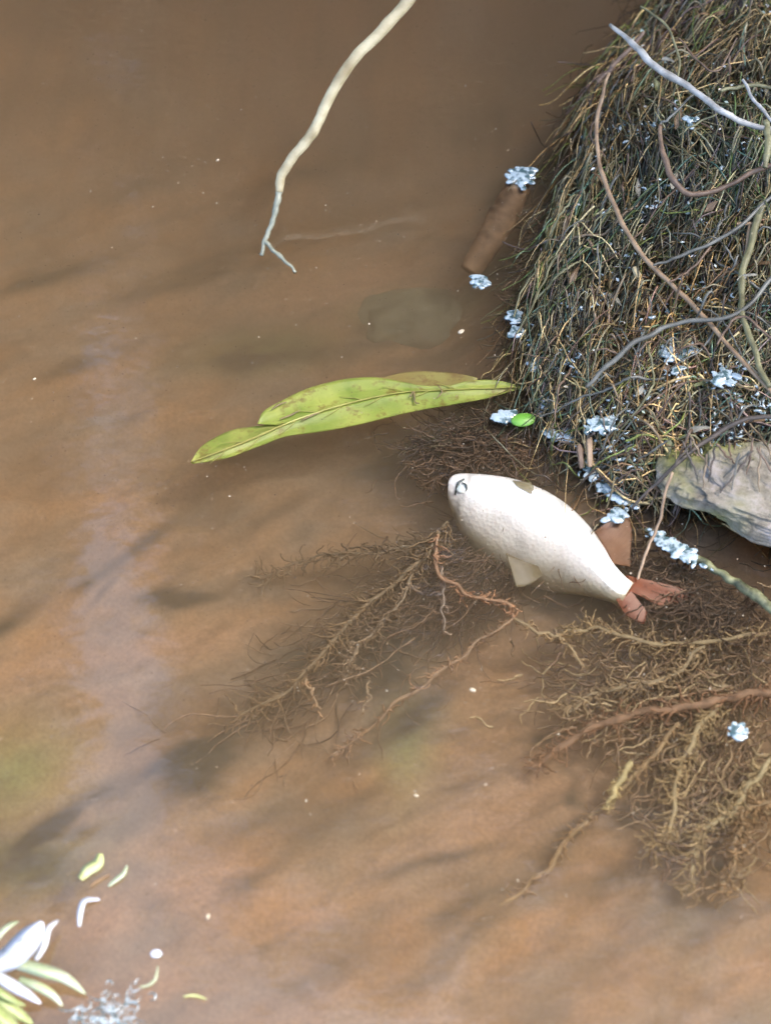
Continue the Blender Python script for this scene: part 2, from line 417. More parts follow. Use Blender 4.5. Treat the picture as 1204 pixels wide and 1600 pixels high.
# small dead leaf scraps lodged in the mat
rg = np.random.default_rng(61); s = sample_bank(34, 61, .0, .58, .01, .3, .34)
scr = [noise_mat('dead_leaf', (.07, .045, .025), (.20, .13, .07), 60, .5, .4, dist=.001), noise_mat('dead_leaf_grey', (.10, .10, .08), (.28, .27, .22), 60, .5, .4, dist=.001), noise_mat('dead_leaf_olive', (.06, .07, .03), (.17, .18, .08), 60, .5, .4, dist=.001)]
for i in range(34):
    a_ = rg.uniform(0, 3.1); L_ = rg.uniform(.005, .012); wd_ = rg.uniform(.003, .006); zb = height(s[i][0], s[i][1]) + rg.uniform(.014, .026)
    V_, F_ = [], []
    for u_ in range(7):
        f = u_ / 6; ww = wd_ * (math.sin(math.pi * (.08 + .84 * f)) * (1 + .4 * math.sin(7 * f + i)))
        for k, v_ in enumerate((-1, 0, 1)):
            lx, ly = (f - .5) * 2 * L_, v_ * ww * .5
            V_.append((s[i][0] + lx * math.cos(a_) - ly * math.sin(a_), s[i][1] + lx * math.sin(a_) + ly * math.cos(a_), zb + .003 * math.sin(3 * f + i) + (.0012 if v_ else 0)))
    m_ = len(V_); V_ += [(x, y, z - .0004) for x, y, z in V_]
    for u_ in range(6):
        for k in range(2):
            q = u_ * 3 + k; F_ += [(q, q + 1, q + 4, q + 3), (m_ + q, m_ + q + 3, m_ + q + 4, m_ + q + 1)]
        for k in (0, 2):
            q = u_ * 3 + k; F_.append((q, q + 3, m_ + q + 3, m_ + q))
    tag(mesh_obj('leaf_scrap', V_, F_, scr[i % 3]), 'one of the small curled dead leaf scraps lodged among the bank roots', 'leaf', group='dead leaf scraps in the root mat')

# pale flakes standing in for sky glints on the wet mat
n = 420
s = sample_bank(n, 21, dmin=.0)
q = np.array([mnoise.noise(Vector((x * 11, y * 11, 5))) for x, y in s])
s = s[q > -.05]; n = len(s)
rg = np.random.default_rng(4)
a = rg.normal(0, 1, (n, 3)); a[:, 2] *= .3; a /= np.linalg.norm(a, axis=1, keepdims=True)
b = np.cross(a, np.array([0, 0, 1.0]) + rg.normal(0, .35, (n, 3))); b /= np.linalg.norm(b, axis=1, keepdims=True)
c = np.concatenate([s, (height(s[:, 0], s[:, 1]) + rg.uniform(.008, .024, n))[:, None]], 1)
sz = rg.uniform(.0008, .0032, (n, 1))
V = np.stack([c - a * sz, c + b * sz * .5 + [0, 0, .0006], c + a * sz, c - b * sz * .5], 1).reshape(-1, 3)
fleck = tint_mat('pale_glint', .25, .8, 300, .2)
o = mesh_obj('glint_flakes', V, np.arange(n * 4).reshape(n, 4), fleck, smooth=False,
             colors=np.repeat(np.array([[.55, .62, .62], [.7, .7, .72], [.35, .42, .34], [.55, .5, .42]])[rg.integers(0, 4, n)], 4, axis=0))
tag(o, 'tiny pale flakes modelling wet sky glints in the root mat', 'debris', kind='stuff')
# mid-sized rootlets, each its own object
def rootlet_set(n, seed, mode, y0, y1, cols_, label, group):
    rg = np.random.default_rng(seed); s = sample_bank(n, seed, y0, y1, .0, .30, .36)
    for i in range(n):
        a = R(-110) + rg.normal(0, .22) + .8 * mnoise.noise(Vector((s[i][0] * 9, s[i][1] * 9, 2))) if mode == 'fall' else rg.choice([R(210), R(-60), R(-100)]) + rg.normal(0, .35)
        L_ = rg.uniform(.07, .17)
        P = grow(1, 26, s[i:i + 1], np.array([[math.cos(a), math.sin(a)]]), np.array([L_]), .10, np.array([rg.uniform(.022, .042)]), seed * 100 + i, .03)[0]
        dd = bank_dist(P[:, 0], P[:, 1]); out_ = np.nonzero(dd < -.02)[0]
        if len(out_): P = P[:max(8, out_[0])]
        r0 = rg.uniform(.0006, .0013)
        o = tube('rootlet', P, [r0 * .8, r0, r0 * .9, r0 * .4], rt[cols_[i % len(cols_)]], n=34, sides=6, wob=.3, jit=.0015)
        tag(o, label, 'root', group=group)
LATE = []

# ------------------------------------------------------------------ prominent roots and twigs above the water
rt = {
    'pale': noise_mat('pale_bark', (.16, .155, .14), (.42, .42, .40), 90, .45, .4, dist=.0006),
    'tan': noise_mat('tan_root', (.17, .11, .065), (.34, .24, .15), 80, .5, .4, dist=.0006),
    'brown': noise_mat('brown_root', (.06, .038, .025), (.17, .11, .07), 80, .5, .4, dist=.0006),
    'olive': noise_mat('olive_root', (.07, .065, .03), (.20, .19, .10), 70, .5, .4, dist=.0006),
    'grey': noise_mat('grey_root', (.05, .05, .042), (.15, .15, .13), 70, .45, .4, dist=.0006),
    'straw': noise_mat('straw_twig', (.26, .20, .10), (.52, .45, .28), 55, .5, .6, dist=.0012),
    'dark': noise_mat('dark_root', (.03, .025, .02), (.085, .065, .05), 70, .5, .4, dist=.0006),
}
rt['tan2'] = noise_mat('dull_tan_root', (.10, .07, .04), (.22, .165, .10), 80, .4, .4, dist=.0006)
rt['straw2'] = noise_mat('dull_straw_root', (.13, .11, .06), (.30, .26, .16), 80, .4, .4, dist=.0006)
rt['wet'] = noise_mat('wet_twig_end', (.14, .15, .11), (.30, .30, .22), 70, .35, .5, dist=.0008)
ROOTS = [ # name, material, points (px,py,z), radii mm, label
    ('bare_root', 'pale', [(952, 38, .10), (990, 70, .105), (1022, 103, .105), (1080, 140, .10), (1130, 175, .10), (1170, 195, .09), (1225, 208, .09)], [1.4, 3.0, 3.2, 2.9, 2.7, 2.4, 2.2], 'thickest whitish bare root with a blunt tip jutting over the water at the upper bank', 'root'),
    ('long_root', 'tan', [(958, 92, .05), (940, 150, .05), (932, 205, .045), (940, 270, .04), (965, 335, .04), (1000, 395, .045), (1045, 440, .05), (1095, 490, .055), (1150, 555, .06), (1215, 625, .07)], [1.0, 1.5, 1.9, 1.9, 2.0, 2.1, 2.2, 2.0, 1.8, 1.6], 'long smooth tan root sweeping down the water edge and across the whole mat', 'root'),
    ('stub_root', 'brown', [(1005, 50, .07), (975, 85, .06), (950, 112, .05), (932, 128, .045)], [1.8, 2.2, 2.3, 2.9], 'short brown root ending in a blunt knob above the water beside the whitish root', 'root'),
    ('hooked_root', 'brown', [(1030, 195, .08), (1036, 240, .075), (1050, 280, .07), (1075, 303, .065), (1110, 300, .065), (1155, 280, .07), (1215, 252, .08)], [1.6, 2.4, 2.8, 2.6, 2.2, 2.1, 2.0], 'brown root bent like a hook in the middle of the upper mat', 'root'),
    ('upright_root', 'olive', [(1190, 318, .075), (1172, 380, .072), (1158, 440, .07), (1160, 490, .07), (1178, 550, .07), (1200, 605, .07)], [3.0, 3.0, 2.8, 2.4, 2.4, 2.0], 'thick olive bowed root standing upright near the photo edge, beside two orange splinters', 'root'),
    ('forked_root', 'olive', [(1196, 190, .09), (1200, 225, .09), (1192, 262, .085)], [2.8, 3.0, 2.4], 'short thick olive root where the whitish root ends at the photo edge', 'root'),
    ('slanted_root', 'grey', [(1215, 425, .08), (1150, 490, .07), (1060, 505, .06), (1000, 530, .055), (950, 570, .045), (915, 605, .035)], [1.6, 1.8, 1.9, 2.2, 2.2, 1.4], 'grey root slanting down through the mat from the bowed olive root', 'root'),
    ('thin_root', 'grey', [(1215, 300, .08), (1130, 370, .07), (1060, 400, .06), (1020, 415, .055)], [1.5, 1.6, 1.5, 1.0], 'thin grey green root slanting under the hooked brown root', 'root'),
    ('thin_root', 'brown', [(1110, 385, .065), (1080, 420, .06), (1045, 440, .055)], [.9, 1.0, .8], 'very short thin brown root crossing beside the long tan root', 'root'),
    ('thin_root', 'olive', [(1125, 142, .09), (1165, 134, .09), (1215, 136, .09)], [1.5, 1.7, 1.7], 'level olive root at the top photo edge above the whitish root', 'root'),
    ('thin_root', 'pale', [(1160, 125, .095), (1180, 160, .095), (1215, 198, .09)], [1.2, 1.5, 1.5], 'thin pale root crossing the level olive root near the photo edge', 'root'),
    ('thin_root', 'dark', [(1215, 652, .06), (1160, 655, .055), (1100, 690, .045), (1040, 740, .035), (985, 795, .012)], [1.8, 2.0, 1.8, 1.5, 1.2], 'dark brown root running along the upper side of the grey stone', 'root'),
    ('thin_root', 'tan', [(1050, 738, .04), (1038, 770, .03), (1028, 820, .012), (1010, 860, .004), (995, 905, -.004)], [1.3, 1.3, 1.2, 1.3, 1.0], 'thin reddish tan root dropping into the water behind the fish tail', 'root'),
    ('dangling_root', 'olive', [(905, 345, .02), (885, 380, .018), (862, 412, .014), (850, 440, .010), (828, 485, .006), (805, 522, .001)], [1.0, 1.2, 1.3, 1.1, 1.0, .8], 'pale olive rootlet dangling to the water, the longer of a forked pair tipped with a modelled glint', 'root'),
    ('dangling_root', 'olive', [(868, 400, .012), (840, 420, .010), (815, 455, .006), (803, 495, .001)], [.9, .9, .9, .8], 'shorter outer rootlet of the forked pair dangling to the water, tipped with a modelled glint', 'root'),
    ('thin_root', 'brown', [(930, 185, .04), (922, 205, .04), (930, 225, .04), (945, 245, .04)], [.8, .9, .9, .7], 'tiny looped brown rootlet curling off the long tan root at the water edge', 'root'),
    ('thin_root', 'grey', [(1085, 145, .09), (1050, 180, .085), (1030, 195, .08)], [1.0, 1.1, 1.0], 'thin grey rootlet joining the whitish root to the top of the hooked root', 'root'),
    ('thin_root', 'brown', [(1215, 540, .07), (1170, 500, .072), (1145, 500, .07), (1120, 540, .06)], [1.0, 1.2, 1.1, .8], 'thin arched brown root crossing behind the foot of the bowed olive root', 'root'),
    ('thin_root', 'olive', [(1120, 178, .09), (1085, 195, .085), (1060, 212, .08)], [.8, .9, .7], 'thin olive rootlet slanting just under the whitish root', 'root'),
    ('thin_root', 'brown', [(1060, 60, .09), (1090, 95, .09), (1120, 110, .09), (1150, 60, .095)], [.8, .9, .9, .7], 'thin brown rootlet looping above the whitish root', 'root'),
    ('thin_root', 'olive', [(1000, 10, .10), (1040, 40, .10), (1060, 95, .095), (1052, 150, .09)], [1.0, 1.1, 1.1, .8], 'thin olive root crossing the whitish root near its bare tip', 'root'),
]
for nm, mk, pp, rr, lab, cat in ROOTS:
    o = tube(nm, px_path(pp, .016 if min(q[2] for q in pp) > .03 else .004), [r * .001 for r in rr], rt[mk], n=70, sides=9, wob=.22, jit=.0016)
    tag(o, lab, cat)
rootlet_set(80, 51, 'fall', Y45 - .04, .60, ['olive', 'tan2', 'brown', 'olive', 'grey', 'straw2'], 'one of the many thin rootlets drooping down the upper half of the bank', 'rootlets drooping down the upper bank')
rootlet_set(70, 52, 'cross', .02, Y45 + .04, ['olive', 'grey', 'brown', 'tan2', 'dark', 'grey'], 'one of the many thin wiry rootlets crossing on the lower half of the bank', 'wiry rootlets crossing on the lower bank')
def chip(nm, mk, a, b, w_, t_, lab, cat):
    A, B = W(*a), W(*b); d = B - A; L = np.linalg.norm(d); d /= L
    s_ = np.cross(d, [0, 0, 1.0]); s_ /= np.linalg.norm(s_); u_ = np.cross(s_, d)
    V = []; N_ = 9
    for i in range(N_):
        f = i / (N_ - 1); ww = w_ * (.35 + .65 * math.sin(math.pi * min(1, .15 + f * .75))) * (1 + .15 * math.sin(9 * f))
        c_ = A + d * L * f + u_ * .0015 * math.sin(3 * f)
        for sx, sz_ in ((-1, -.3), (-.6, 1), (.6, .9), (1, -.4)):
            V.append(c_ + s_ * ww * sx * .5 + u_ * t_ * sz_ * .5)
    F = [(i * 4 + k, i * 4 + (k + 1) % 4, i * 4 + 4 + (k + 1) % 4, i * 4 + 4 + k) for i in range(N_ - 1) for k in range(4)]
    F += [(3, 2, 1, 0), tuple((N_ - 1) * 4 + k for k in range(4))]
    return tag(mesh_obj(nm, V, F, rt[mk], smooth=False), lab, cat)
chip('wood_chip', 'straw', (990, 418, .055), (1012, 466, .05), .006, .003, 'pale straw coloured splinter lying loose in the mat beside the long tan root', 'chip')
chip('wood_chip', 'tan', (920, 680, .022), (921, 730, .015), .0055, .003, 'paler of the two upright chips at the water edge above the fish', 'chip')
chip('wood_chip', 'brown', (904, 695, .018), (908, 732, .012), .0055, .003, 'darker reddish chip of the two upright ones at the water edge above the fish', 'chip')
chip('wood_chip', 'tan', (1150, 350, .085), (1190, 352, .085), .003, .002, 'level orange splinter touching the top of the bowed olive root', 'chip')
chip('wood_chip', 'tan', (1170, 352, .085), (1163, 410, .08), .0032, .002, 'upright orange splinter just inside the bowed olive root', 'chip')

# twig hanging into the water at the top
tw = empty('pale_twig', (0, 0, 0)); tag(tw, 'long pale peeled twig reaching down into open water from the top edge', 'twig')
tube('stem', px_path([(668, -40, .16), (632, 8, .14), (590, 55, .125), (548, 98, .11), (515, 152, .09), (490, 205, .07), (462, 240, .055), (440, 275, .04), (436, 300, .03)]),
     [.0054, .0052, .005, .0049, .0047, .0046, .0045, .0043, .0034], rt['straw'], tw, 90, 12, .05, .0008)
tube('tip', px_path([(436, 296, .031), (432, 320, .024), (424, 350, .014), (414, 375, .006), (409, 400, -.001)]), [.0038, .0028, .0022, .0020, .0016], rt['wet'], tw, 30, 8, .3, .001)
tube('side_shoot', px_path([(413, 376, .006), (428, 392, .003), (446, 408, .001), (463, 426, -.001)]), [.0018, .0018, .0016, .0014], rt['wet'], tw, 24, 7, .3, .001)

# ------------------------------------------------------------------ stone and mossy root at the water line
def stone_mat():
    def bld(nt, N, L, b):
        tc = N.new('ShaderNodeTexCoord')
        n = N.new('ShaderNodeTexNoise'); n.inputs['Scale'].default_value = 45; n.inputs['Detail'].default_value = 10; n.inputs['Roughness'].default_value = .75
        L.new(tc.outputs['Object'], n.inputs['Vector'])
        r = N.new('ShaderNodeValToRGB'); e = r.color_ramp.elements
        e[0].position = .34; e[0].color = (.08, .07, .055, 1); e[1].position = .62; e[1].color = (.37, .33, .31, 1)
        m = e.new(.47); m.color = (.22, .195, .15, 1)
        L.new(n.outputs[0], r.inputs[0])
        n2 = N.new('ShaderNodeTexNoise'); n2.inputs['Scale'].default_value = 14; n2.inputs['Detail'].default_value = 6
        L.new(tc.outputs['Object'], n2.inputs['Vector'])
        sx = N.new('ShaderNodeSeparateXYZ'); L.new(tc.outputs['Object'], sx.inputs[0])
        mr = N.new('ShaderNodeMapRange'); mr.inputs[1].default_value = -.01; mr.inputs[2].default_value = -.05
        L.new(sx.outputs[0], mr.inputs[0])
        ad = N.new('ShaderNodeMath'); ad.operation = 'MULTIPLY'
        r2 = N.new('ShaderNodeMapRange'); r2.inputs[1].default_value = .4; r2.inputs[2].default_value = .55
        L.new(n2.outputs[0], r2.inputs[0]); L.new(mr.outputs[0], ad.inputs[0]); L.new(r2.outputs[0], ad.inputs[1])
        mx = N.new('ShaderNodeMix'); mx.data_type = 'RGBA'
        L.new(ad.outputs[0], mx.inputs[0]); L.new(r.outputs[0], mx.inputs[6]); mx.inputs[7].default_value = (.20, .20, .06, 1)
        L.new(mx.outputs[2], b.inputs['Base Color']); b.inputs['Roughness'].default_value = .6
        v = N.new('ShaderNodeTexVoronoi'); v.feature = 'DISTANCE_TO_EDGE'; v.inputs['Scale'].default_value = 55
        L.new(tc.outputs['Object'], v.inputs['Vector'])
        bp = N.new('ShaderNodeBump'); bp.inputs['Strength'].default_value = 1; bp.inputs['Distance'].default_value = .006
        L.new(n.outputs[0], bp.inputs['Height'])
        L.new(bp.outputs[0], b.inputs['Normal'])
    return material('weathered_stone', bld)
import bmesh
def rock(name, loc, size, rot, mat, seed, sub=5, amp=.18):
    bm = bmesh.new(); bmesh.ops.create_icosphere(bm, subdivisions=sub, radius=1)
    for v in bm.verts:
        p = v.co.copy()
        d = 1 + amp * mnoise.fractal(p * 1.4 + Vector((seed, 0, 0)), .9, 2, 5)
        # chiselled facets
        q = Vector([math.copysign(abs(c) ** .7, c) for c in p])
        v.co = q.normalized() * d * (.75 + .25 * q.length)
        v.co = Vector((v.co.x * size[0], v.co.y * size[1], v.co.z * size[2]))
    me = bpy.data.meshes.new(name); bm.to_mesh(me); bm.free()
    for p in me.polygons: p.use_smooth = True
    me.materials.append(mat); o = bpy.data.objects.new(name, me); COL.objects.link(o)
    o.location = loc; o.rotation_euler = rot
    return o
c = W(1214, 778, .022)
st = rock('bank_stone', c, (.084, .044, .017), (R(-5), R(4), R(-19)), stone_mat(), 5, 6, .27)
tag(st, 'pale grey weathered stone with a mossy end jutting from the bank over the water', 'stone')
for i in range(14):
    x0 = random.uniform(1040, 1190); y0 = random.uniform(670, 712); dx = random.uniform(-70, 60); L0 = random.uniform(30, 75)
    o = tube('rootlet', px_path([(x0, y0, .058), (x0 + dx * .5, y0 + L0 * .5, .050), (x0 + dx, y0 + L0, .042)]), [.0008, .0010, .0004], rt[['dark', 'brown', 'tan2', 'grey'][i % 4]], n=26, sides=6, wob=.3, jit=.0015)
    tag(o, 'one of the thin rootlets draped over the upper side of the grey bank stone', 'root', group='rootlets draped over the stone')
mossy = noise_mat('mossy_bark', (.03, .035, .015), (.20, .20, .10), 120, .5, .6, dist=.001)
o = tube('mossy_root', px_path([(1008, 826, .002), (1040, 850, .001), (1085, 872, .001), (1130, 897, .001), (1165, 922, .001), (1225, 962, .003)]), [.0015, .003, .0032, .003, .004, .0044], mossy, n=90, sides=10, wob=.35, jit=.003)
tag(o, 'mossy greenish root lying along the water line below the grey stone', 'root')
sil = noise_mat('silted_wood', (.12, .075, .04), (.30, .19, .10), 60, .8, .5, dist=.001)
o = tube('sunken_branch', px_path([(733, 425, -.036), (758, 385, -.025), (785, 340, -.018), (806, 298, -.010), (818, 272, -.003)]), [.009, .012, .013, .012, .008], sil, n=50, sides=14, wob=.12)
tag(o, 'stubby sunken brown branch with a modelled sky glint on each end', 'branch')
mud = noise_mat('silted_stone', (.09, .10, .06), (.20, .20, .13), 30, .85, .4, dist=.002)
for (px, py, z, sx, sy, sz, rz, lab) in [(640, 505, -.085, .05, .035, .022, .2, 'rounder of two greenish stones sunk in murky water above the green leaf'),
                                         (415, 560, -.105, .075, .03, .018, .1, 'longer flat greenish stone sunk in murky water above the torn end of the leaf')]:
    o = rock('sunken_stone', W(px, py, z - .014), (sx, sy, sz), (0, 0, rz), mud, px, 4); tag(o, lab, 'stone')

# ------------------------------------------------------------------ submerged roots
SUB = [ # (px,py,z) guides, radius mm, colour, hairs, hair length m, label
    ([(684, 835, -.012), (683, 890, -.014), (728, 928, -.012), (790, 942, -.012), (802, 966, -.014)], 1.5, (.40, .25, .15), 40, .02, 'reddish thin root arching under water below the fish belly'),
    ([(802, 966, -.014), (760, 995, -.018), (705, 1035, -.024), (640, 1085, -.032), (560, 1150, -.045), (520, 1180, -.055)], 1.4, (.34, .24, .15), 60, .02, 'long pale sunken root running away down-left from the knot under the fish'),
    ([(802, 966, -.014), (850, 992, -.014), (880, 1000, -.014), (910, 1042, -.016)], 1.4, (.36, .28, .16), 40, .015, 'short sunken root leading from the knot under the fish to the root fan'),
    ([(700, 815, -.012), (655, 880, -.02), (585, 935, -.026), (520, 1000, -.032), (455, 1075, -.040), (370, 1120, -.05)], 1.6, (.22, .17, .10), 170, .035, 'long hairy sunken root sloping down-left from the fish head'),
    ([(655, 880, -.02), (610, 960, -.026), (560, 1010, -.034), (535, 1060, -.04)], 1.1, (.26, .21, .14), 80, .03, 'hairy sunken branch root beside the longest hairy one'),
    ([(690, 885, -.018), (692, 935, -.02), (694, 985, -.026)], .9, (.30, .25, .2), 20, .01, 'fine straight sunken rootlet hanging below the reddish arching root'),
    ([(480, 1062, -.03), (488, 1085, -.028), (497, 1112, -.028)], 1.1, (.42, .30, .18), 6, .01, 'tiny bright sunken rootlet at the end of the hairy roots'),
    ([(577, 1066, -.03), (574, 1090, -.03), (568, 1115, -.032)], 1.0, (.36, .28, .18), 6, .01, 'tiny sunken rootlet between the hairy roots and the long pale one'),
    ([(700, 850, -.02), (600, 860, -.03), (500, 870, -.045), (400, 905, -.06)], 1.0, (.20, .16, .10), 120, .03, 'faint sunken root stretching level away from the fish head'),
    ([(1215, 985, -.01), (1120, 1000, -.012), (1020, 1005, -.012), (940, 985, -.014), (880, 985, -.014)], 1.8, (.34, .27, .15), 150, .028, 'topmost root of the silt covered fan under the fish tail'),
    ([(1215, 1085, -.008), (1150, 1088, -.010), (1070, 1105, -.012), (980, 1120, -.018), (900, 1150, -.028), (830, 1200, -.04)], 3.4, (.27, .17, .10), 150, .03, 'thick soft brown sunken root crossing the fan from the photo edge'),
    ([(1130, 1090, -.012), (1085, 1150, -.014), (1060, 1210, -.018), (1045, 1290, -.022), (1020, 1330, -.03)], 2.0, (.38, .31, .17), 190, .028, 'yellowish silted root hanging steeply in the middle of the fan'),
    ([(1215, 1180, -.008), (1170, 1225, -.010), (1145, 1270, -.014), (1095, 1300, -.02), (1075, 1390, -.035)], 2.2, (.38, .32, .18), 190, .026, 'yellowish silted forked root at the photo edge of the fan'),
    ([(1215, 1255, -.01), (1165, 1265, -.012), (1150, 1320, -.016), (1130, 1400, -.03)], 1.8, (.30, .22, .12), 130, .026, 'lowest brown silted root of the fan near the photo edge'),
    ([(1060, 1130, -.018), (1010, 1190, -.022), (975, 1225, -.024), (945, 1262, -.028), (900, 1295, -.036), (860, 1350, -.046), (810, 1395, -.056), (740, 1435, -.062), (680, 1460, -.07)], 2.0, (.32, .23, .12), 120, .018, 'longest sunken root, trailing from the fan far down-left over bare silt'),
    ([(985, 1195, -.02), (960, 1230, -.02), (950, 1265, -.022)], 2.2, (.46, .40, .20), 60, .012, 'yellow silt clad tuft on the longest trailing sunken root'),
    ([(1100, 1010, -.012), (1040, 1060, -.014), (960, 1075, -.018), (880, 1110, -.026)], 1.5, (.30, .24, .14), 160, .028, 'hairy root of the fan just above the thick soft brown one'),
    ([(820, 640, -.01), (760, 665, -.014), (700, 690, -.02), (640, 700, -.03)], 1.4, (.10, .09, .06), 170, .035, 'dark hairy sunken root between the green leaf and the fish'),
    ([(870, 700, -.01), (800, 710, -.014), (740, 715, -.018), (670, 760, -.026)], 1.3, (.16, .11, .07), 170, .03, 'brownish hairy sunken root just above the back of the fish'),
]
def hairs_on(G, n, length, col, seed, rad=.0005, depth=(-.06, -.004)):
    rg = np.random.default_rng(seed)
    N = 9
    i = rg.integers(1, len(G) - 1, n)
    T = G[np.minimum(i + 1, len(G) - 1)] - G[i - 1]; T /= np.linalg.norm(T, axis=1, keepdims=True)
    ang = np.arctan2(T[:, 1], T[:, 0]) + rg.choice([-1, 1], n) * rg.uniform(.15, 1.0, n)
    P = np.zeros((n, N, 3)); P[:, 0] = G[i] + rg.normal(0, .001, (n, 3))
    L = rg.uniform(.3, 1.2, n) * length; cu = rg.normal(0, .10, n)
    dz = rg.normal(-.15, .3, n)
    for k in range(1, N):
        ang = ang + cu + rg.normal(0, .45, n)
        P[:, k] = P[:, k - 1] + (L / N)[:, None] * np.stack([np.cos(ang), np.sin(ang), dz], -1)
    P[..., 2] = np.clip(P[..., 2], depth[0], depth[1])
    r = rg.uniform(.6, 1.5, (n, 1)) * rad * (np.linspace(1, .55, N)[None] * (1 + .35 * rg.normal(0, 1, (n, N)).clip(-1, 1)))
    c = np.array(col)[None] * rg.uniform(.55, 1.3, (n, 1))
    return P, r, c
for k, (g, rad, col, nh, hl, lab) in enumerate(SUB):
    t = empty('sunken_root', (0, 0, 0)); tag(t, lab, 'root')
    m = noise_mat('silted_root', tuple(.6 * c for c in col), tuple(1.1 * min(c, .6) for c in col), 120, .8, .5, dist=.0008)
    P = px_path(g)
    tube('stem', P, [rad * .001 * .9, rad * .001, rad * .0007], m, t, 80, 8, .35, .004)
    G = spline(P, 80)
    p_, r_, c_ = hairs_on(G, int(nh * 1.3), hl * .7, tuple(np.array(col) * [1.0, .92, .88]), 100 + k, rad=.00085)
    tag(strands('root_hairs', p_, r_, mat_silt, t, colors=c_), kind='stuff')

def sub_cloud(name, label, px0, dirs_deg, n, L, col, z, seed, rad=.0005, spread=.35, wob=.3):
    """soft mass of sunken hair roots: px0 = (cx,cy,half length,half width,angle)"""
    rg = np.random.default_rng(seed); N = 12
    cx, cy, hl, hw, an = px0; a = R(an)
    s = rg.normal(0, .5, (n, 2)); q = np.stack([cx + s[:, 0] * hl * math.cos(a) + s[:, 1] * hw * math.sin(a), cy - s[:, 0] * hl * math.sin(a) + s[:, 1] * hw * math.cos(a)], -1)
    P = np.zeros((n, N, 3)); P[:, 0] = [W(u_, v_, rg.uniform(*z)) for u_, v_ in q]
    ang = R(dirs_deg) + rg.normal(0, spread, n); cu = rg.normal(0, .06, n); LL = rg.uniform(.4, 1.2, n) * L; dz = rg.normal(0, .12, n)
    for k in range(1, N):
        ang = ang + cu + rg.normal(0, wob, n)
        P[:, k] = P[:, k - 1] + (LL / N)[:, None] * np.stack([np.cos(ang), np.sin(ang), dz], -1)
    P[..., 2] = np.clip(P[..., 2], -.085, -.002)
    r = rg.uniform(.6, 1.5, (n, 1)) * rad * (np.linspace(1, .55, N)[None] * (1 + .35 * rg.normal(0, 1, (n, N)).clip(-1, 1)))
    c = np.array(col)[rg.integers(0, len(col), n)] * rg.uniform(.6, 1.3, (n, 1))
    return tag(strands(name, P, r, mat_silt, colors=c), label, 'roots', kind='stuff')
DK = [(.13, .09, .065), (.17, .12, .08), (.09, .07, .055), (.21, .145, .095)]
TN = [(.34, .25, .15), (.28, .19, .115), (.24, .165, .10), (.42, .33, .19), (.19, .13, .085)]
sub_cloud('sunken_root_hairs', 'dark mass of sunken hair roots under and below the fish', (740, 890, 120, 65, 20), 215, 700, .05, DK, (-.062, -.028), 31, .0006, .5, .2)
sub_cloud('sunken_root_hairs', 'dark drift of sunken hair roots trailing down-left of the fish', (570, 1020, 230, 85, 33), 213, 650, .085, DK + [(.22, .165, .11), (.26, .19, .13)], (-.082, -.052), 32, .0007, .26, .22)
sub_cloud('sunken_root_hairs', 'brown sunken hair roots between the green leaf and the fish', (780, 695, 120, 50, 5), 200, 1700, .028, DK + [(.16, .10, .06)], (-.05, -.008), 33, .0006, .8)
sub_cloud('sunken_root_hairs', 'sunken dark fringe of roots along the upper bank', (860, 400, 32, 150, -20), 240, 1100, .035, DK + [(.12, .11, .05)], (-.05, -.006), 34, .0006, .35)
sub_cloud('sunken_root_hairs', 'tan silted hair roots fanning out below the fish tail', (1080, 1060, 210, 95, 5), 199, 720, .045, TN, (-.062, -.020), 35, .0011, .55, .34)
sub_cloud('sunken_root_hairs', 'tan silted hair roots hanging low in the fan near the photo edge', (1120, 1220, 110, 130, 40), 236, 620, .045, TN, (-.062, -.020), 36, .0011, .5, .34)
sub_cloud('sunken_root_hairs', 'dark hair roots in the water below the mossy root', (1090, 930, 160, 45, -25), 205, 800, .04, DK, (-.04, -.006), 37, .0006, .7)

# ------------------------------------------------------------------ the fish
def fish_mat():
    def bld(nt, N, L, b):
        tc = N.new('ShaderNodeTexCoord')
        a = N.new('ShaderNodeVertexColor'); a.layer_name = 'tint'
        n = N.new('ShaderNodeTexNoise'); n.inputs['Scale'].default_value = 90; n.inputs['Detail'].default_value = 4
        L.new(tc.outputs['Object'], n.inputs['Vector'])
        mr = N.new('ShaderNodeMapRange'); mr.inputs[3].default_value = .9; mr.inputs[4].default_value = 1.06
        L.new(n.outputs[0], mr.inputs[0])
        mx = N.new('ShaderNodeVectorMath'); mx.operation = 'SCALE'
        L.new(a.outputs[0], mx.inputs[0]); L.new(mr.outputs[0], mx.inputs['Scale']); L.new(mx.outputs[0], b.inputs['Base Color'])
        b.inputs['Roughness'].default_value = .3
        b.inputs['Subsurface Weight'].default_value = .2; b.inputs['Subsurface Radius'].default_value = (.004, .003, .0025); b.inputs['Subsurface Scale'].default_value = 1
        v = N.new('ShaderNodeTexVoronoi'); v.inputs['Scale'].default_value = 330; v.feature = 'F1'
        L.new(tc.outputs['Object'], v.inputs['Vector'])
        bp = N.new('ShaderNodeBump'); bp.inputs['Strength'].default_value = .5; bp.inputs['Distance'].default_value = .0008
        L.new(v.outputs[0], bp.inputs['Height']); L.new(bp.outputs[0], b.inputs['Normal'])
    return material('fish_skin', bld)
FM = fish_mat()
fish = empty('fish', W(840, 830, 0)); tag(fish, 'dead white-bellied fish with red tail floating belly up beside the root mat', 'fish')
FO = np.array(fish.location)
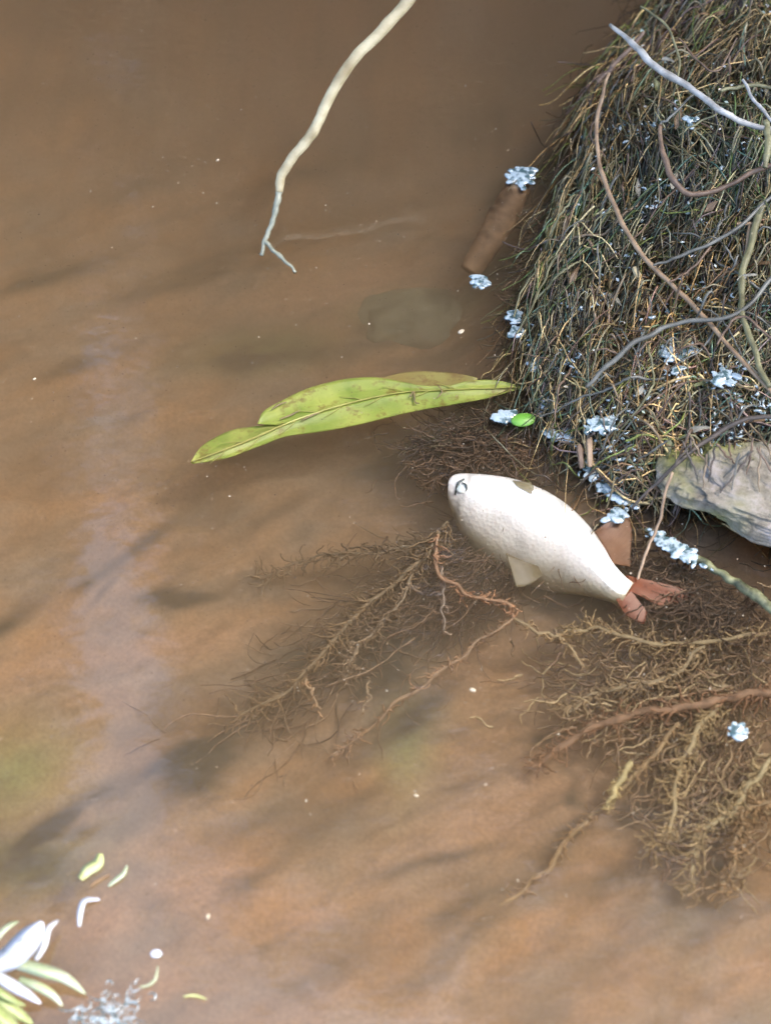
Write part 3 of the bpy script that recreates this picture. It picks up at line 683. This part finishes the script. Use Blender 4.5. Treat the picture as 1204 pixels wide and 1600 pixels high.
# stations: upper outline px, lower outline px (the body's edge in plan)
UP = [(700, 766), (703, 753), (714, 743), (745, 738), (800, 742), (848, 757), (888, 782), (922, 817), (944, 852), (960, 882), (977, 900), (990, 908)]
LO = [(700, 771), (700, 780), (707, 796), (728, 826), (760, 852), (800, 876), (838, 893), (874, 907), (907, 918), (936, 928), (958, 935), (971, 938)]
NS, NC = 60, 40
up = spline(UP, NS); lo = spline(LO, NS)
V = []; C = []
for i in range(NS):
    A = W(*up[i]) ; B = W(*lo[i])
    c_ = (A + B) / 2; hw = np.linalg.norm(A - B) / 2; s_ = (A - B) / (2 * hw)
    f = i / (NS - 1)
    sub_ = 1 - sstep(.55, 1.0, f)
    vr = hw * (.92 - .22 * f)                        # half height
    top = .011 * math.sin(math.pi * min(1, .18 + f * .82)) ** .6 * (1 if f < .75 else 1 - (f - .75) * 2.6) + .001
    roll = R(34) * (1 - .5 * f)
    zc = top - vr * .92 - .0135 * sub_
    c_ = c_ + np.array([0, .0082 * sub_, 0])
    for k in range(NC):
        a_ = 2 * math.pi * k / NC
        x_ = math.cos(a_) * hw; z_ = math.sin(a_) * vr 
        # roll the section so that the bank side rides higher
        xr = x_ * math.cos(roll) - z_ * math.sin(roll) * .35
        zr = z_ * math.cos(roll) + x_ * math.sin(roll) * .9
        p = c_ + s_ * xr + np.array([0, 0, zc + zr])
        # gill cover crease and belly keel
        g = math.exp(-((f - .26) / .012) ** 2)
        p[2] -= .0011 * g * max(0, math.sin(a_))
        V.append(p - FO)
        side = math.cos(a_)
        phi = math.degrees(math.atan2(-math.cos(a_), math.sin(a_)))      # 0 on top, 90 on the open-water flank, -90 on the bank side
        phi = phi if phi > -100 else phi + 360 if phi < -170 else 170
        phi += 9 * mnoise.noise(Vector((f * 7, a_ * 1.5, 3)))
        stops = [-180, 0, 34, 52, 68, 88, 125, 400]
        m_ = float(np.interp(phi, [8, 150], [0, 1]))
        cc_ = np.array([np.interp(phi, stops, ch) for ch in ([.90, .90, .76, .52, .36, .25, .15, .12], [.90, .90, .75, .50, .33, .225, .135, .105], [.88, .88, .68, .38, .22, .14, .08, .06])])
        head = np.array([.50, .58, .55]); hd = sstep(.10, .0, f); tl = sstep(.8, 1, f)
        cc_ = cc_ * (1 - .6 * hd) + head * .6 * hd * (1 - .6 * m_)
        cc_ = cc_ * (1 - .7 * tl) + np.array([.40, .34, .18]) * .7 * tl
        cc_ = cc_ * (1 - .5 * math.exp(-((f - .235 - .03 * side) / .009) ** 2))
        p0_ = p * 60
        cc_ = cc_ * (1 - .25 * max(0, mnoise.fractal(Vector((p0_[0], p0_[1], 1)), 1, 2, 4)))
        C.append(cc_)
F = [(i * NC + k, i * NC + (k + 1) % NC, (i + 1) * NC + (k + 1) % NC, (i + 1) * NC + k) for i in range(NS - 1) for k in range(NC)]
F += [tuple(range(NC))[::-1], tuple((NS - 1) * NC + k for k in range(NC))]
body = mesh_obj('body', V, F, FM, fish, colors=np.array(C))
from mathutils.bvhtree import BVHTree
_bvh = BVHTree.FromPolygons([tuple(v) for v in V], F)
def on_fish(px, py, out=0.0):
    """point of the fish's skin met from the camera side at (px, py), lifted by out"""
    g_ = W(px, py, 0); d_ = g_ - CAM; d_ /= np.linalg.norm(d_)
    h_, n_, _, _ = _bvh.ray_cast(Vector(CAM - FO), Vector(d_))
    if h_ is None: return np.array(_bvh.find_nearest(Vector(W(px, py, -.002) - FO))[0])
    return np.array(h_) + np.array(n_) * out
finred = noise_mat('red_fin', (.27, .075, .035), (.38, .125, .06), 90, .4, .3, sub=.3, dist=.0005)
finpale = noise_mat('olive_fin', (.16, .13, .07), (.26, .22, .125), 90, .4, .3, sub=.3, dist=.0005)
finorange = noise_mat('orange_fin', (.26, .13, .07), (.38, .21, .12), 90, .4, .3, sub=.3, dist=.0005)
for fm_, al_ in ((finred, .6), (finorange, .62), (finpale, .6)):
    fm_.node_tree.nodes['Principled BSDF'].inputs['Alpha'].default_value = al_
def fin(name, root, tipline, mat, nr=12, nt=12, thick=.0008, fold=.0011, label=None):
    """rayed fin: root edge and outer edge as (px,py,z) lists; folded along its rays, with a real thickness"""
    conv = (lambda q: np.array(q) + FO) if abs(root[0][0]) < 10 else px_path
    A = spline(conv(root), nr * 2 + 1); B = spline(conv(tipline), nr * 2 + 1)
    Vt = []; M = nr * 2 + 1
    for j in range(nt):
        f = j / (nt - 1)
        for i in range(M):
            p = A[i] * (1 - f) + B[i] * f
            ed = .0016 * mnoise.noise(Vector((i * 1.3, root[0][1], 0))) * f * f
            p = p + (B[i] - A[i]) / (np.linalg.norm(B[i] - A[i]) + 1e-9) * ed
            p = p + np.array([0, 0, (fold if i % 2 else -fold) * (1 - .3 * f) * (.3 + f)])
            Vt.append(p)
    n0 = len(Vt); th = thick
    Vt2 = [v - np.array([0, 0, th * (1 - .6 * (q // M) / (nt - 1))]) for q, v in enumerate(Vt)]
    Fs = []
    for j in range(nt - 1):
        for i in range(M - 1):
            a0 = j * M + i
            Fs.append((a0, a0 + 1, a0 + M + 1, a0 + M)); Fs.append((n0 + a0, n0 + a0 + M, n0 + a0 + M + 1, n0 + a0 + 1))
    for j in range(nt - 1):
        for i in (0, M - 1):
            a0 = j * M + i; Fs.append((a0, a0 + M, n0 + a0 + M, n0 + a0))
    for i in range(M - 1):
        for j in (0, nt - 1):
            a0 = j * M + i; Fs.append((a0, n0 + a0, n0 + a0 + 1, a0 + 1))
    o = mesh_obj(name, [v - FO for v in Vt + Vt2], Fs, mat, fish)
    if label: o['label'] = label
    return o
fin('tail_lobe', [(976, 898, -.002), (984, 910, -.002), (982, 922, -.002)], [(1058, 917, -.012), (1084, 933, -.016), (1036, 948, -.014)], finred, label='longer reddish tail lobe')
fin('tail_lobe', [(984, 920, -.002), (974, 930, -.002), (962, 936, -.002)], [(1010, 955, -.010), (1004, 974, -.013), (978, 962, -.012)], finred, label='shorter brighter red tail lobe')
fin('anal_fin', [(928, 830, -.004), (946, 858, -.005), (957, 880, -.005)], [(948, 815, .006), (984, 812, -.003), (984, 885, -.008)], finorange, label='orange fin spread beside the tail stalk')
fin('pelvic_fin', [(790, 864, -.008), (812, 874, -.010), (840, 884, -.012)], [(806, 918, -.014), (826, 914, -.018), (848, 898, -.020)], finpale, label='small olive fin sunk below the belly')
fin('pectoral_fin', [tuple(x) for x in [on_fish(800, 752, .001), on_fish(806, 760, .001), on_fish(812, 764, .001)]], [tuple(x) for x in [on_fish(828, 758, .003), on_fish(832, 768, .003), on_fish(829, 774, .002)]], finpale, 5, 8, .0005, .0004, label='small dark fin folded on the belly')
# eye and mouth at the snout
def ball(name, c_, r_, mat, parent, sq=(1, 1, 1), rot=0):
    bm = bmesh.new(); bmesh.ops.create_icosphere(bm, subdivisions=3, radius=1)
    for v in bm.verts: v.co = Vector((v.co.x * r_ * sq[0], v.co.y * r_ * sq[1], v.co.z * r_ * sq[2]))
    me = bpy.data.meshes.new(name); bm.to_mesh(me); bm.free()
    for p in me.polygons: p.use_smooth = True
    me.materials.append(mat); o = bpy.data.objects.new(name, me); COL.objects.link(o); o.location = c_; o.parent = parent
    o.rotation_euler = (0, 0, rot)
    return o
eyew = noise_mat('eye_silver', (.50, .62, .64), (.78, .84, .82), 200, .15, .1)
blk = noise_mat('dark_lip', (.015, .03, .03), (.05, .06, .05), 200, .3, .2)
EC = on_fish(720, 763, -.0008)
eye = ball('eye', EC, .0044, eyew, fish, (1, 1, .45))
P = [on_fish(720 + 8.5 * math.cos(t), 763 - 8 * math.sin(t), .0012) for t in np.linspace(-.6, 1.4, 8)]
ring = tube('eyelid', P, [.0003, .0009, .0003], blk, eye, 20, 6, .1)
for v in ring.data.vertices: v.co -= Vector(EC)
tube('mouth', [on_fish(*p) for p in [(725, 749, .0006), (716, 755, .0006), (713, 764, .0006), (711, 773, .0006)]], [.0008, .0013, .0011, .0007], blk, fish, 24, 8, .3)

# ------------------------------------------------------------------ the long green leaf
def leaf_mat(name, c1, c2, spot, sscale=60):
    def bld(nt, N, L, b):
        tc = N.new('ShaderNodeTexCoord')
        n = N.new('ShaderNodeTexNoise'); n.inputs['Scale'].default_value = 35; n.inputs['Detail'].default_value = 5
        L.new(tc.outputs['Object'], n.inputs['Vector'])
        r = N.new('ShaderNodeValToRGB'); r.color_ramp.elements[0].position = .35; r.color_ramp.elements[1].position = .65
        r.color_ramp.elements[0].color = (*c1, 1); r.color_ramp.elements[1].color = (*c2, 1)
        L.new(n.outputs[0], r.inputs[0])
        n2 = N.new('ShaderNodeTexNoise'); n2.inputs['Scale'].default_value = sscale; n2.inputs['Detail'].default_value = 6; n2.inputs['Roughness'].default_value = .7
        L.new(tc.outputs['Object'], n2.inputs['Vector'])
        m = N.new('ShaderNodeMapRange'); m.inputs[1].default_value = .53; m.inputs[2].default_value = .64; m.inputs[4].default_value = .8
        L.new(n2.outputs[0], m.inputs[0])
        mx = N.new('ShaderNodeMix'); mx.data_type = 'RGBA'
        L.new(m.outputs[0], mx.inputs[0]); L.new(r.outputs[0], mx.inputs[6]); mx.inputs[7].default_value = (*spot, 1)
        L.new(mx.outputs[2], b.inputs['Base Color']); b.inputs['Roughness'].default_value = .4
        b.inputs['Subsurface Weight'].default_value = .15; b.inputs['Subsurface Radius'].default_value = (.002, .003, .001); b.inputs['Subsurface Scale'].default_value = 1
    return material(name, bld)
LM = leaf_mat('wet_green_leaf', (.22, .31, .06), (.44, .50, .13), (.20, .14, .04), 75)
LM2 = leaf_mat('rotting_leaf_edge', (.30, .24, .09), (.36, .34, .12), (.20, .12, .05))
leaf = empty('long_leaf', W(560, 640, 0)); tag(leaf, 'long narrow yellow-green leaf floating just under the surface, torn at one end', 'leaf')
LFO = np.array(leaf.location)
def blade(name, upper, lower, mat, parent, org, n=50, m=9, cup=.0015, thick=.0005, wav=.0006):
    A = spline(px_path(upper), n); B = spline(px_path(lower), n)
    top = []
    for i in range(n):
        for j in range(m):
            f = j / (m - 1)
            p = A[i] * (1 - f) + B[i] * f
            p = p + np.array([0, 0, -cup * math.sin(math.pi * f) + wav * mnoise.noise(Vector((i * .25, j * .6, 1)))])
            top.append(p - org)
    n0 = len(top); bot = [p - np.array([0, 0, thick]) for p in top]
    Fs = []
    for i in range(n - 1):
        for j in range(m - 1):
            a0 = i * m + j; Fs += [(a0, a0 + 1, a0 + m + 1, a0 + m), (n0 + a0, n0 + a0 + m, n0 + a0 + m + 1, n0 + a0 + 1)]
        for j in (0, m - 1):
            a0 = i * m + j; Fs.append((a0, a0 + m, n0 + a0 + m, n0 + a0))
    for j in range(m - 1):
        for i in (0, n - 1):
            a0 = i * m + j; Fs.append((a0, a0 + 1, n0 + a0 + 1, n0 + a0))
    return mesh_obj(name, top + bot, Fs, mat, parent)
z1 = -.0015
mid = [(298, 722, -.004), (350, 703, -.003), (400, 683, -.0025), (450, 661, z1), (510, 640, z1), (570, 624, z1), (630, 613, z1), (700, 609, z1), (760, 607, z1), (812, 605, z1)]
blade('leaf_blade', [(298, 722, -.005), (312, 700, -.007), (335, 684, -.009), (365, 671, -.010), (392, 667, -.009), (412, 664, -.007), (435, 652, -.004)], [(298, 723, -.004), (330, 711, -.003), (355, 702, -.003), (380, 692, -.0025), (400, 684, -.0025), (425, 672, -.002), (445, 664, -.002)], LM, leaf, LFO, 30)['label'] = 'torn lower lobe of the blade sinking at the tip'
blade('leaf_blade', [(403, 660, -.002), (412, 642, z1), (440, 626, z1), (480, 607, z1), (530, 594, -.001), (580, 589, -.001), (625, 596, -.0015), (660, 602, -.002), (700, 602, -.002), (735, 595, z1), (775, 594, z1), (812, 603, z1)],
      [(403, 662, -.002), (440, 663, z1), (470, 655, z1), (510, 642, z1), (545, 632, z1), (585, 622, z1), (630, 614, z1), (670, 611, z1), (705, 610, z1), (740, 608, z1), (780, 606, z1), (812, 605, z1)], LM, leaf, LFO, 60)
blade('leaf_blade', [(300, 722, -.004), (350, 703, -.003), (400, 683, -.0025), (450, 661, z1), (510, 640, z1), (570, 624, z1), (630, 613, z1), (700, 609, z1), (760, 607, z1), (812, 605, z1)],
      [(300, 724, -.005), (350, 717, -.004), (400, 699, -.004), (450, 681, -.003), (510, 673, -.003), (570, 661, -.002), (630, 646, -.002), (700, 633, -.002), (760, 622, -.002), (812, 607, z1)], LM, leaf, LFO, 60)
blade('blade_edge', [(590, 592, -.006), (630, 582, -.008), (670, 580, -.009), (710, 583, -.008), (745, 590, -.004)], [(600, 592, -.003), (630, 598, -.003), (670, 604, -.003), (710, 602, -.003), (745, 596, -.002)], LM2, leaf, LFO, 20)['label'] = 'browned edge of the leaf curling under'
ribm = noise_mat('leaf_rib', (.34, .33, .09), (.46, .46, .15), 60, .4, .2)
rb = tube('midrib', [p - LFO for p in px_path(mid, .0008)], [.0005, .0009, .0010, .0009, .0008, .0007, .0006, .0005, .0005, .0004], ribm, leaf, 80, 6, .1)
for i, f in enumerate(np.linspace(.12, .8, 12)):
    M_ = spline(px_path(mid, .0004), 101); p0 = M_[int(f * 100)]; d = M_[int(f * 100) + 2] - p0; d /= np.linalg.norm(d)
    s_ = np.array([-d[1], d[0], 0]) * (1 if i % 2 else -1)
    tube('vein', [p0 - LFO, p0 - d * .008 + s_ * .004 - LFO, p0 - d * .018 + s_ * .0075 - LFO], [.0005, .0004, .0002], ribm, leaf, 10, 5, .1)
# notches dark with rot
rot = noise_mat('rot_mark', (.10, .08, .03), (.22, .16, .06), 150, .5, .2)
for pts in ([(424, 640), (436, 632), (448, 628)], [(437, 655), (455, 648), (470, 640)], [(640, 620), (646, 612), (648, 628), (655, 630)], [(684, 602), (690, 612), (682, 622)], [(470, 657), (490, 648), (500, 645)]):
    tube('rot_mark', [W(a_, b_, .0002) - LFO for a_, b_ in pts], [.0005, .0009, .0004], rot, leaf, 12, 5, .4)
# bright green seed
seedm = leaf_mat('fresh_green', (.10, .27, .03), (.19, .40, .06), (.16, .26, .07), 140)
sd_ = ball('green_seed', W(817, 656, .003), .0104, seedm, None, (1, .62, .34), R(8))
tag(sd_, 'small bright green oval seed pod floating by the root tips', 'seed pod')

# ------------------------------------------------------------------ sky glints at the root tips, modelled as pale bluish film
def glint_mat():
    def bld(nt, N, L, b):
        tc = N.new('ShaderNodeTexCoord'); n = N.new('ShaderNodeTexNoise'); n.inputs['Scale'].default_value = 170; n.inputs['Detail'].default_value = 3
        L.new(tc.outputs['Object'], n.inputs['Vector'])
        r = N.new('ShaderNodeValToRGB'); r.color_ramp.elements[0].position = .42; r.color_ramp.elements[1].position = .54
        r.color_ramp.elements[0].color = (.07, .12, .13, 1); r.color_ramp.elements[1].color = (.40, .49, .53, 1)  # sky brightness put into the base colour
        L.new(n.outputs[0], r.inputs[0]); L.new(r.outputs[0], b.inputs['Base Color']); b.inputs['Roughness'].default_value = .12
        b.inputs['Transmission Weight'].default_value = .15; b.inputs['Specular IOR Level'].default_value = .8
        b.inputs['Coat Weight'].default_value = .6; b.inputs['Coat Roughness'].default_value = .05
    return material('glint_film', bld)
GLINT = glint_mat()
def glint(px, py, rx, ry, ang, n, lab, z=.0, seed=0, big=1.4):
    """sky glint shaped as a lumpy pale film: a height field cut off at its rim, closed below"""
    rg = np.random.default_rng(1000 + px + py); a_ = R(ang)
    o0 = W(px, py, z); ex = W(px + rx * math.cos(a_), py - rx * math.sin(a_), z) - o0; ey = W(px + ry * math.sin(a_), py + ry * math.cos(a_), z) - o0
    ext = max(np.linalg.norm(ex), np.linalg.norm(ey)) * 1.25; st_ = .00042; m = int(2 * ext / st_) + 1
    gx_ = np.linspace(-ext, ext, m); GX, GY = np.meshgrid(gx_, gx_, indexing='ij'); fld = np.zeros_like(GX)
    for i in range(int(n * 1.3)):
        u_, v_ = rg.normal(0, .40, 2)
        q = u_ * ex + v_ * ey; r_ = rg.uniform(.0010, .0030) * big * (1.2 - .5 * min(1, math.hypot(u_, v_)))
        sx_, t_ = rg.uniform(1, 2.6), rg.normal(R(-15), .7)
        dx, dy = GX - q[0], GY - q[1]; p1 = (dx * math.cos(t_) + dy * math.sin(t_)) / sx_; p2 = -dx * math.sin(t_) + dy * math.cos(t_)
        fld = np.maximum(fld, np.maximum(0, 1 - (p1 ** 2 + p2 ** 2) / r_ ** 2) ** .5 * r_)
    on = fld > .00012; ids = -np.ones(fld.shape, int); ids[on] = np.arange(on.sum())
    h_ = fld[on] * .5
    T_ = np.stack([GX[on] + o0[0], GY[on] + o0[1], h_ + o0[2]], -1); nT = len(T_)
    B_ = T_.copy(); B_[:, 2] = o0[2] - .0006
    F_ = []
    c4 = on[:-1, :-1] & on[1:, :-1] & on[1:, 1:] & on[:-1, 1:]
    pad = np.pad(c4, 1)
    for i, j in zip(*np.nonzero(c4)):
        q = [ids[i, j], ids[i + 1, j], ids[i + 1, j + 1], ids[i, j + 1]]
        F_.append(tuple(q)); F_.append(tuple(v + nT for v in q[::-1]))
        for (di, dj, a0, b0) in ((0, -1, 0, 1), (1, 0, 1, 2), (0, 1, 2, 3), (-1, 0, 3, 0)):
            if not pad[i + 1 + di, j + 1 + dj]: F_.append((q[b0], q[a0], q[a0] + nT, q[b0] + nT))
    used = np.unique(np.array([v for f in F_ for v in f])); mp_ = -np.ones(2 * nT, int); mp_[used] = np.arange(len(used))
    o = mesh_obj('glint_patch', np.vstack([T_, B_])[used], [tuple(int(mp_[v]) for v in f) for f in F_], GLINT)
    return tag(o, lab, 'glint')
glint(815, 274, 24, 18, 0, 34, 'white modelled sky glint on the upper end of the sunken branch', .003)
glint(750, 440, 12, 14, 0, 14, 'small white modelled sky glint at the lower end of the sunken branch', .001)
glint(803, 494, 9, 10, 0, 9, 'modelled glint fleck on the tip of the shorter dangling rootlet', .001)
glint(806, 520, 10, 9, 0, 9, 'modelled glint fleck on the tip of the longer dangling rootlet', .001)
glint(885, 462, 22, 16, 30, 22, 'bluish modelled sky glint at the mat edge above the forked rootlet tips', .008)
glint(850, 572, 20, 18, 50, 26, 'white modelled sky glint at the mat edge above the green seed pod', .003)
glint(865, 630, 24, 14, -30, 24, 'modelled sky glint touching the bank just beside the green seed pod', .003)
glint(790, 650, 26, 6, 10, 14, 'thin modelled glint streak on the open-water side of the green seed pod', .001)
glint(884, 680, 44, 9, -5, 38, 'level modelled glint streak at the bank below the green seed pod', .003)
glint(928, 735, 16, 18, 0, 20, 'small modelled sky glint below the two upright chips', .003)
glint(962, 772, 40, 9, -28, 40, 'slanting modelled glint streak at the bank between fish and upright chips', .002)
glint(1055, 855, 50, 9, -32, 44, 'longest white modelled glint streak lying against the mossy root', .004)
glint(962, 806, 20, 8, 20, 12, 'thin modelled sky glint touching the orange fin of the fish', .0045)
glint(1152, 1143, 13, 11, 0, 12, 'white modelled glint fleck on the sunken root fan near the photo edge', .001)
glint(1055, 545, 34, 34, 10, 40, 'pale lilac modelled sky glint in the mat beside the crossing roots', .055)
glint(1130, 590, 22, 14, 10, 20, 'pale modelled sky glint near the foot of the bowed olive root', .065)
glint(1078, 187, 8, 12, 0, 8, 'tiny bluish modelled glint fleck in the mat under the whitish root', .085)
glint(920, 480, 30, 34, 20, 26, 'scattered bluish modelled glint flecks in the mat beside the straw splinter', .022)
glint(945, 660, 30, 20, 20, 24, 'scattered bluish modelled glints in the mat above the two upright chips', .03)

# ------------------------------------------------------------------ lower corner: grass blades, floating leaves, modelled water glints
gl1 = leaf_mat('pale_blade', (.22, .27, .16), (.40, .44, .32), (.34, .42, .18))
gl2 = leaf_mat('yellow_green_blade', (.15, .20, .06), (.30, .34, .14), (.18, .22, .06))
gl3 = leaf_mat('white_and_sheen_blade', (.34, .37, .42), (.62, .66, .72), (.30, .34, .40), 90)  # on the tuft, this white paints sky sheen into the blade colour
tuft = empty('grass_tuft', W(0, 1560, 0)); tag(tuft, 'tuft of glossy pale and yellow-green blades at the water corner', 'plant')
TO = np.array(tuft.location)
def gblade(pts, wd, mat, lab=None):
    P_ = spline(px_path(pts), 30); V_ = []
    for i, p in enumerate(P_):
        d = P_[min(i + 1, 29)] - P_[max(i - 1, 0)]; d /= np.linalg.norm(d); s_ = np.cross(d, [0, 0, 1.0]); s_ /= np.linalg.norm(s_)
        f = i / 29; ww = wd * (math.sin(math.pi * min(1, .2 + .78 * f)) ** .7) / 2
        for sx, zz in ((-1, .0007), (0, -.0004), (1, .0009), (0, -.0011)):
            V_.append(p + s_ * ww * sx + np.array([0, 0, zz]) - TO)
    F_ = [(i * 4 + k, i * 4 + (k + 1) % 4, i * 4 + 4 + (k + 1) % 4, i * 4 + 4 + k) for i in range(29) for k in range(4)] + [(3, 2, 1, 0), (116, 117, 118, 119)]
    o = mesh_obj('blade', V_, F_, mat, tuft)
    if lab: o['label'] = lab
gblade([(-10, 1512, .012), (25, 1490, .02), (50, 1462, .022), (66, 1440, .02)], .020, gl3, 'broad blade painted white with sky sheen')
gblade([(56, 1500, .01), (68, 1478, .014), (76, 1452, .016), (92, 1438, .012)], .006, gl3, 'twisted narrow blade painted white with sky sheen')
gblade([(20, 1505, .015), (60, 1515, .018), (100, 1528, .012), (134, 1553, .003)], .010, gl1)
gblade([(-15, 1520, .015), (10, 1535, .018), (40, 1552, .014), (64, 1568, .006)], .009, gl3)
gblade([(30, 1530, .012), (60, 1542, .013), (82, 1555, .01), (98, 1572, .004)], .007, gl1)
gblade([(-20, 1545, .02), (0, 1565, .018), (25, 1582, .014), (52, 1600, .006)], .012, gl2)
gblade([(-20, 1570, .02), (0, 1590, .018), (20, 1610, .014), (40, 1630, .006)], .014, gl2)
gblade([(-10, 1475, .012), (5, 1455, .014), (18, 1445, .012), (30, 1440, .008)], .005, gl1)
gblade([(-25, 1535, .02), (-5, 1548, .022), (18, 1562, .018), (40, 1572, .01)], .006, gl2)
def drift_leaf(pts, wd, mat, lab, cat='leaf', nm='floating_leaf'):
    P_ = spline(px_path(pts), 24); V_ = []
    for i, p in enumerate(P_):
        d = P_[min(i + 1, 23)] - P_[max(i - 1, 0)]; d /= np.linalg.norm(d); s_ = np.cross(d, [0, 0, 1.0]); s_ /= np.linalg.norm(s_)
        f = i / 23; ww = wd * (math.sin(math.pi * min(1, .12 + .8 * f)) ** .7) / 2
        for sx, zz in ((-1, .001), (0, .0002), (1, .001), (0, -.0006)):
            V_.append(p + s_ * ww * sx + np.array([0, 0, zz]))
    F_ = [(i * 4 + k, i * 4 + (k + 1) % 4, i * 4 + 4 + (k + 1) % 4, i * 4 + 4 + k) for i in range(23) for k in range(4)] + [(3, 2, 1, 0), (92, 93, 94, 95)]
    return tag(mesh_obj(nm, V_, F_, mat), lab, cat)
gy_ = leaf_mat('yellow_leaf', (.34, .37, .15), (.50, .54, .27), (.40, .40, .14))
drift_leaf([(126, 1374, .001), (138, 1360, .002), (153, 1350, .002), (157, 1334, .001)], .0095, gy_, 'plump pale yellow leaf floating above the white curl')
drift_leaf([(170, 1385, .001), (182, 1375, .002), (193, 1366, .002), (199, 1353, .001)], .004, gl1, 'slim pale green leaf floating beside the plump yellow one')
drift_leaf([(142, 1386, .001), (152, 1378, .001), (162, 1372, .001), (172, 1368, .001)], .0022, sil, 'thin brown stalk floating between the plump and the slim leaf', 'stalk', 'floating_stalk')
drift_leaf([(124, 1448, .001), (126, 1425, .002), (133, 1408, .003), (156, 1406, .002)], .0048, gl3, 'bent white strip of leaf floating above the grass tuft', 'leaf')
drift_leaf([(218, 1543, .001), (232, 1540, .001), (243, 1530, .001), (247, 1510, .001)], .0022, gl1, 'thin curved pale stalk floating below the white petal', 'stalk', 'floating_stalk')
drift_leaf([(287, 1558, .001), (300, 1556, .001), (312, 1558, .001), (322, 1562, .001)], .0020, gy_, 'short straw coloured stalk floating alone near the bottom edge', 'stalk', 'floating_stalk')
o = ball('floating_petal', W(244, 1490, .001), .0042, gl3, None, (1, .8, .35)); tag(o, 'small round white petal floating near the bottom edge', 'petal')
for (px, py, r_, l) in [(340, 250, .0016, 'tiny pale seed floating left of the twig'), (54, 592, .0017, 'tiny tan seed floating alone at the left photo edge'), (738, 1078, .0026, 'small grey fleck floating over the sunken roots'), (325, 1432, .0022, 'tiny tan seed floating above the white petal'), (650, 1243, .0018, 'tiny tan seed floating in open water below the sunken roots'), (720, 518, .0030, 'small yellowish bud floating off the dangling rootlets')]:
    o = ball('floating_seed', W(px, py, .0005), r_, noise_mat('seed_husk', (.36, .28, .18), (.60, .52, .38), 300, .6, .3), None, (1, .6, .5), px); tag(o, l, 'seed')
# broken pale curls modelling sky glints among the root tips
rg = np.random.default_rng(19); n = 3200; N = 8
s = sample_bank(n, 77, .02, .40, -.012, .16, .34)
q = np.array([mnoise.fractal(Vector((x * 20, y * 20, 9)), 1, 2, 3) for x, y in s]); dB = bank_dist(s[:, 0], s[:, 1])
kp = q > .02 + 1.5 * np.maximum(dB - .015, 0); s = s[kp]; n = len(s)
ang = rg.uniform(0, 6.3, n); cu = rg.choice([-1, 1], n) * rg.uniform(.0, .5, n); L_ = rg.uniform(.002, .009, n)
P = np.zeros((n, N, 3)); P[:, 0, :2] = s
for k in range(1, N):
    ang = ang + cu; P[:, k, :2] = P[:, k - 1, :2] + (L_ / N)[:, None] * np.stack([np.cos(ang), np.sin(ang)], -1)
P[..., 2] = (np.maximum(height(s[:, 0], s[:, 1]), 0) + rg.uniform(.001, .022, n) * sstep(-.01, .02, bank_dist(s[:, 0], s[:, 1])))[:, None]
r_ = rg.uniform(.0004, .0016, (n, 1)) * np.sin(np.linspace(.3, 2.84, N))[None]
tag(strands('glint_flecks', P, r_, GLINT, sides=5), 'broken bluish white flecks modelling sky glints along the root tips', 'glint', kind='stuff')
# curly pale threads standing in for rippled sky glints by the bottom edge
rg = np.random.default_rng(9); n = 120; N = 12
s = rg.normal(0, 1, (n, 2)) * [30, 26] + [172, 1590]
P = np.zeros((n, N, 3)); P[:, 0] = [W(a_, b_, .001) for a_, b_ in s]
ang = rg.uniform(0, 6.3, n); cu = rg.choice([-1, 1], n) * rg.uniform(.1, .5, n); L_ = rg.uniform(.006, .022, n)
for k in range(1, N):
    ang = ang + cu
    P[:, k] = P[:, k - 1] + (L_ / N)[:, None] * np.stack([np.cos(ang), np.sin(ang), 0 * ang], -1)
P[..., 2] = .0003
r_ = rg.uniform(.0002, .0007, (n, 1)) * np.sin(np.linspace(.25, 2.9, N))[None]
o = strands('glint_curls', P, r_, GLINT, sides=5)
tag(o, 'curly bluish white threads modelling sky glints on the water at the bottom edge', 'glint', kind='stuff')
# dust and silt film floating on the surface
n = 15000
s = np.stack([rg.uniform(-.36, .36, n), rg.uniform(-.55, .6, n)], -1)
s = s[bank_dist(s[:, 0], s[:, 1]) < -.002]; n = len(s)
a = rg.normal(0, 1, (n, 2)); a /= np.linalg.norm(a, axis=1, keepdims=True)
sz = rg.gamma(2, .0001, (n, 1)) + .00012
a3 = np.concatenate([a, np.zeros((n, 1))], 1); b3 = np.stack([-a[:, 1], a[:, 0], np.zeros(n)], -1) * .7
c = np.concatenate([s, np.full((n, 1), .0004)], 1)
V = np.stack([c - a3 * sz, c + b3 * sz, c + a3 * sz, c - b3 * sz], 1).reshape(-1, 3)
o = mesh_obj('surface_dust', V, np.arange(n * 4).reshape(n, 4), tint_mat('dust', .8, .2, 10, .1), smooth=False,
             colors=np.repeat(np.array([[.30, .22, .14], [.42, .36, .27], [.10, .08, .06], [.2, .15, .1]])[rg.integers(0, 4, n)], 4, axis=0))
tag(o, 'fine dust and silt specks floating on the water', 'dust', kind='stuff')
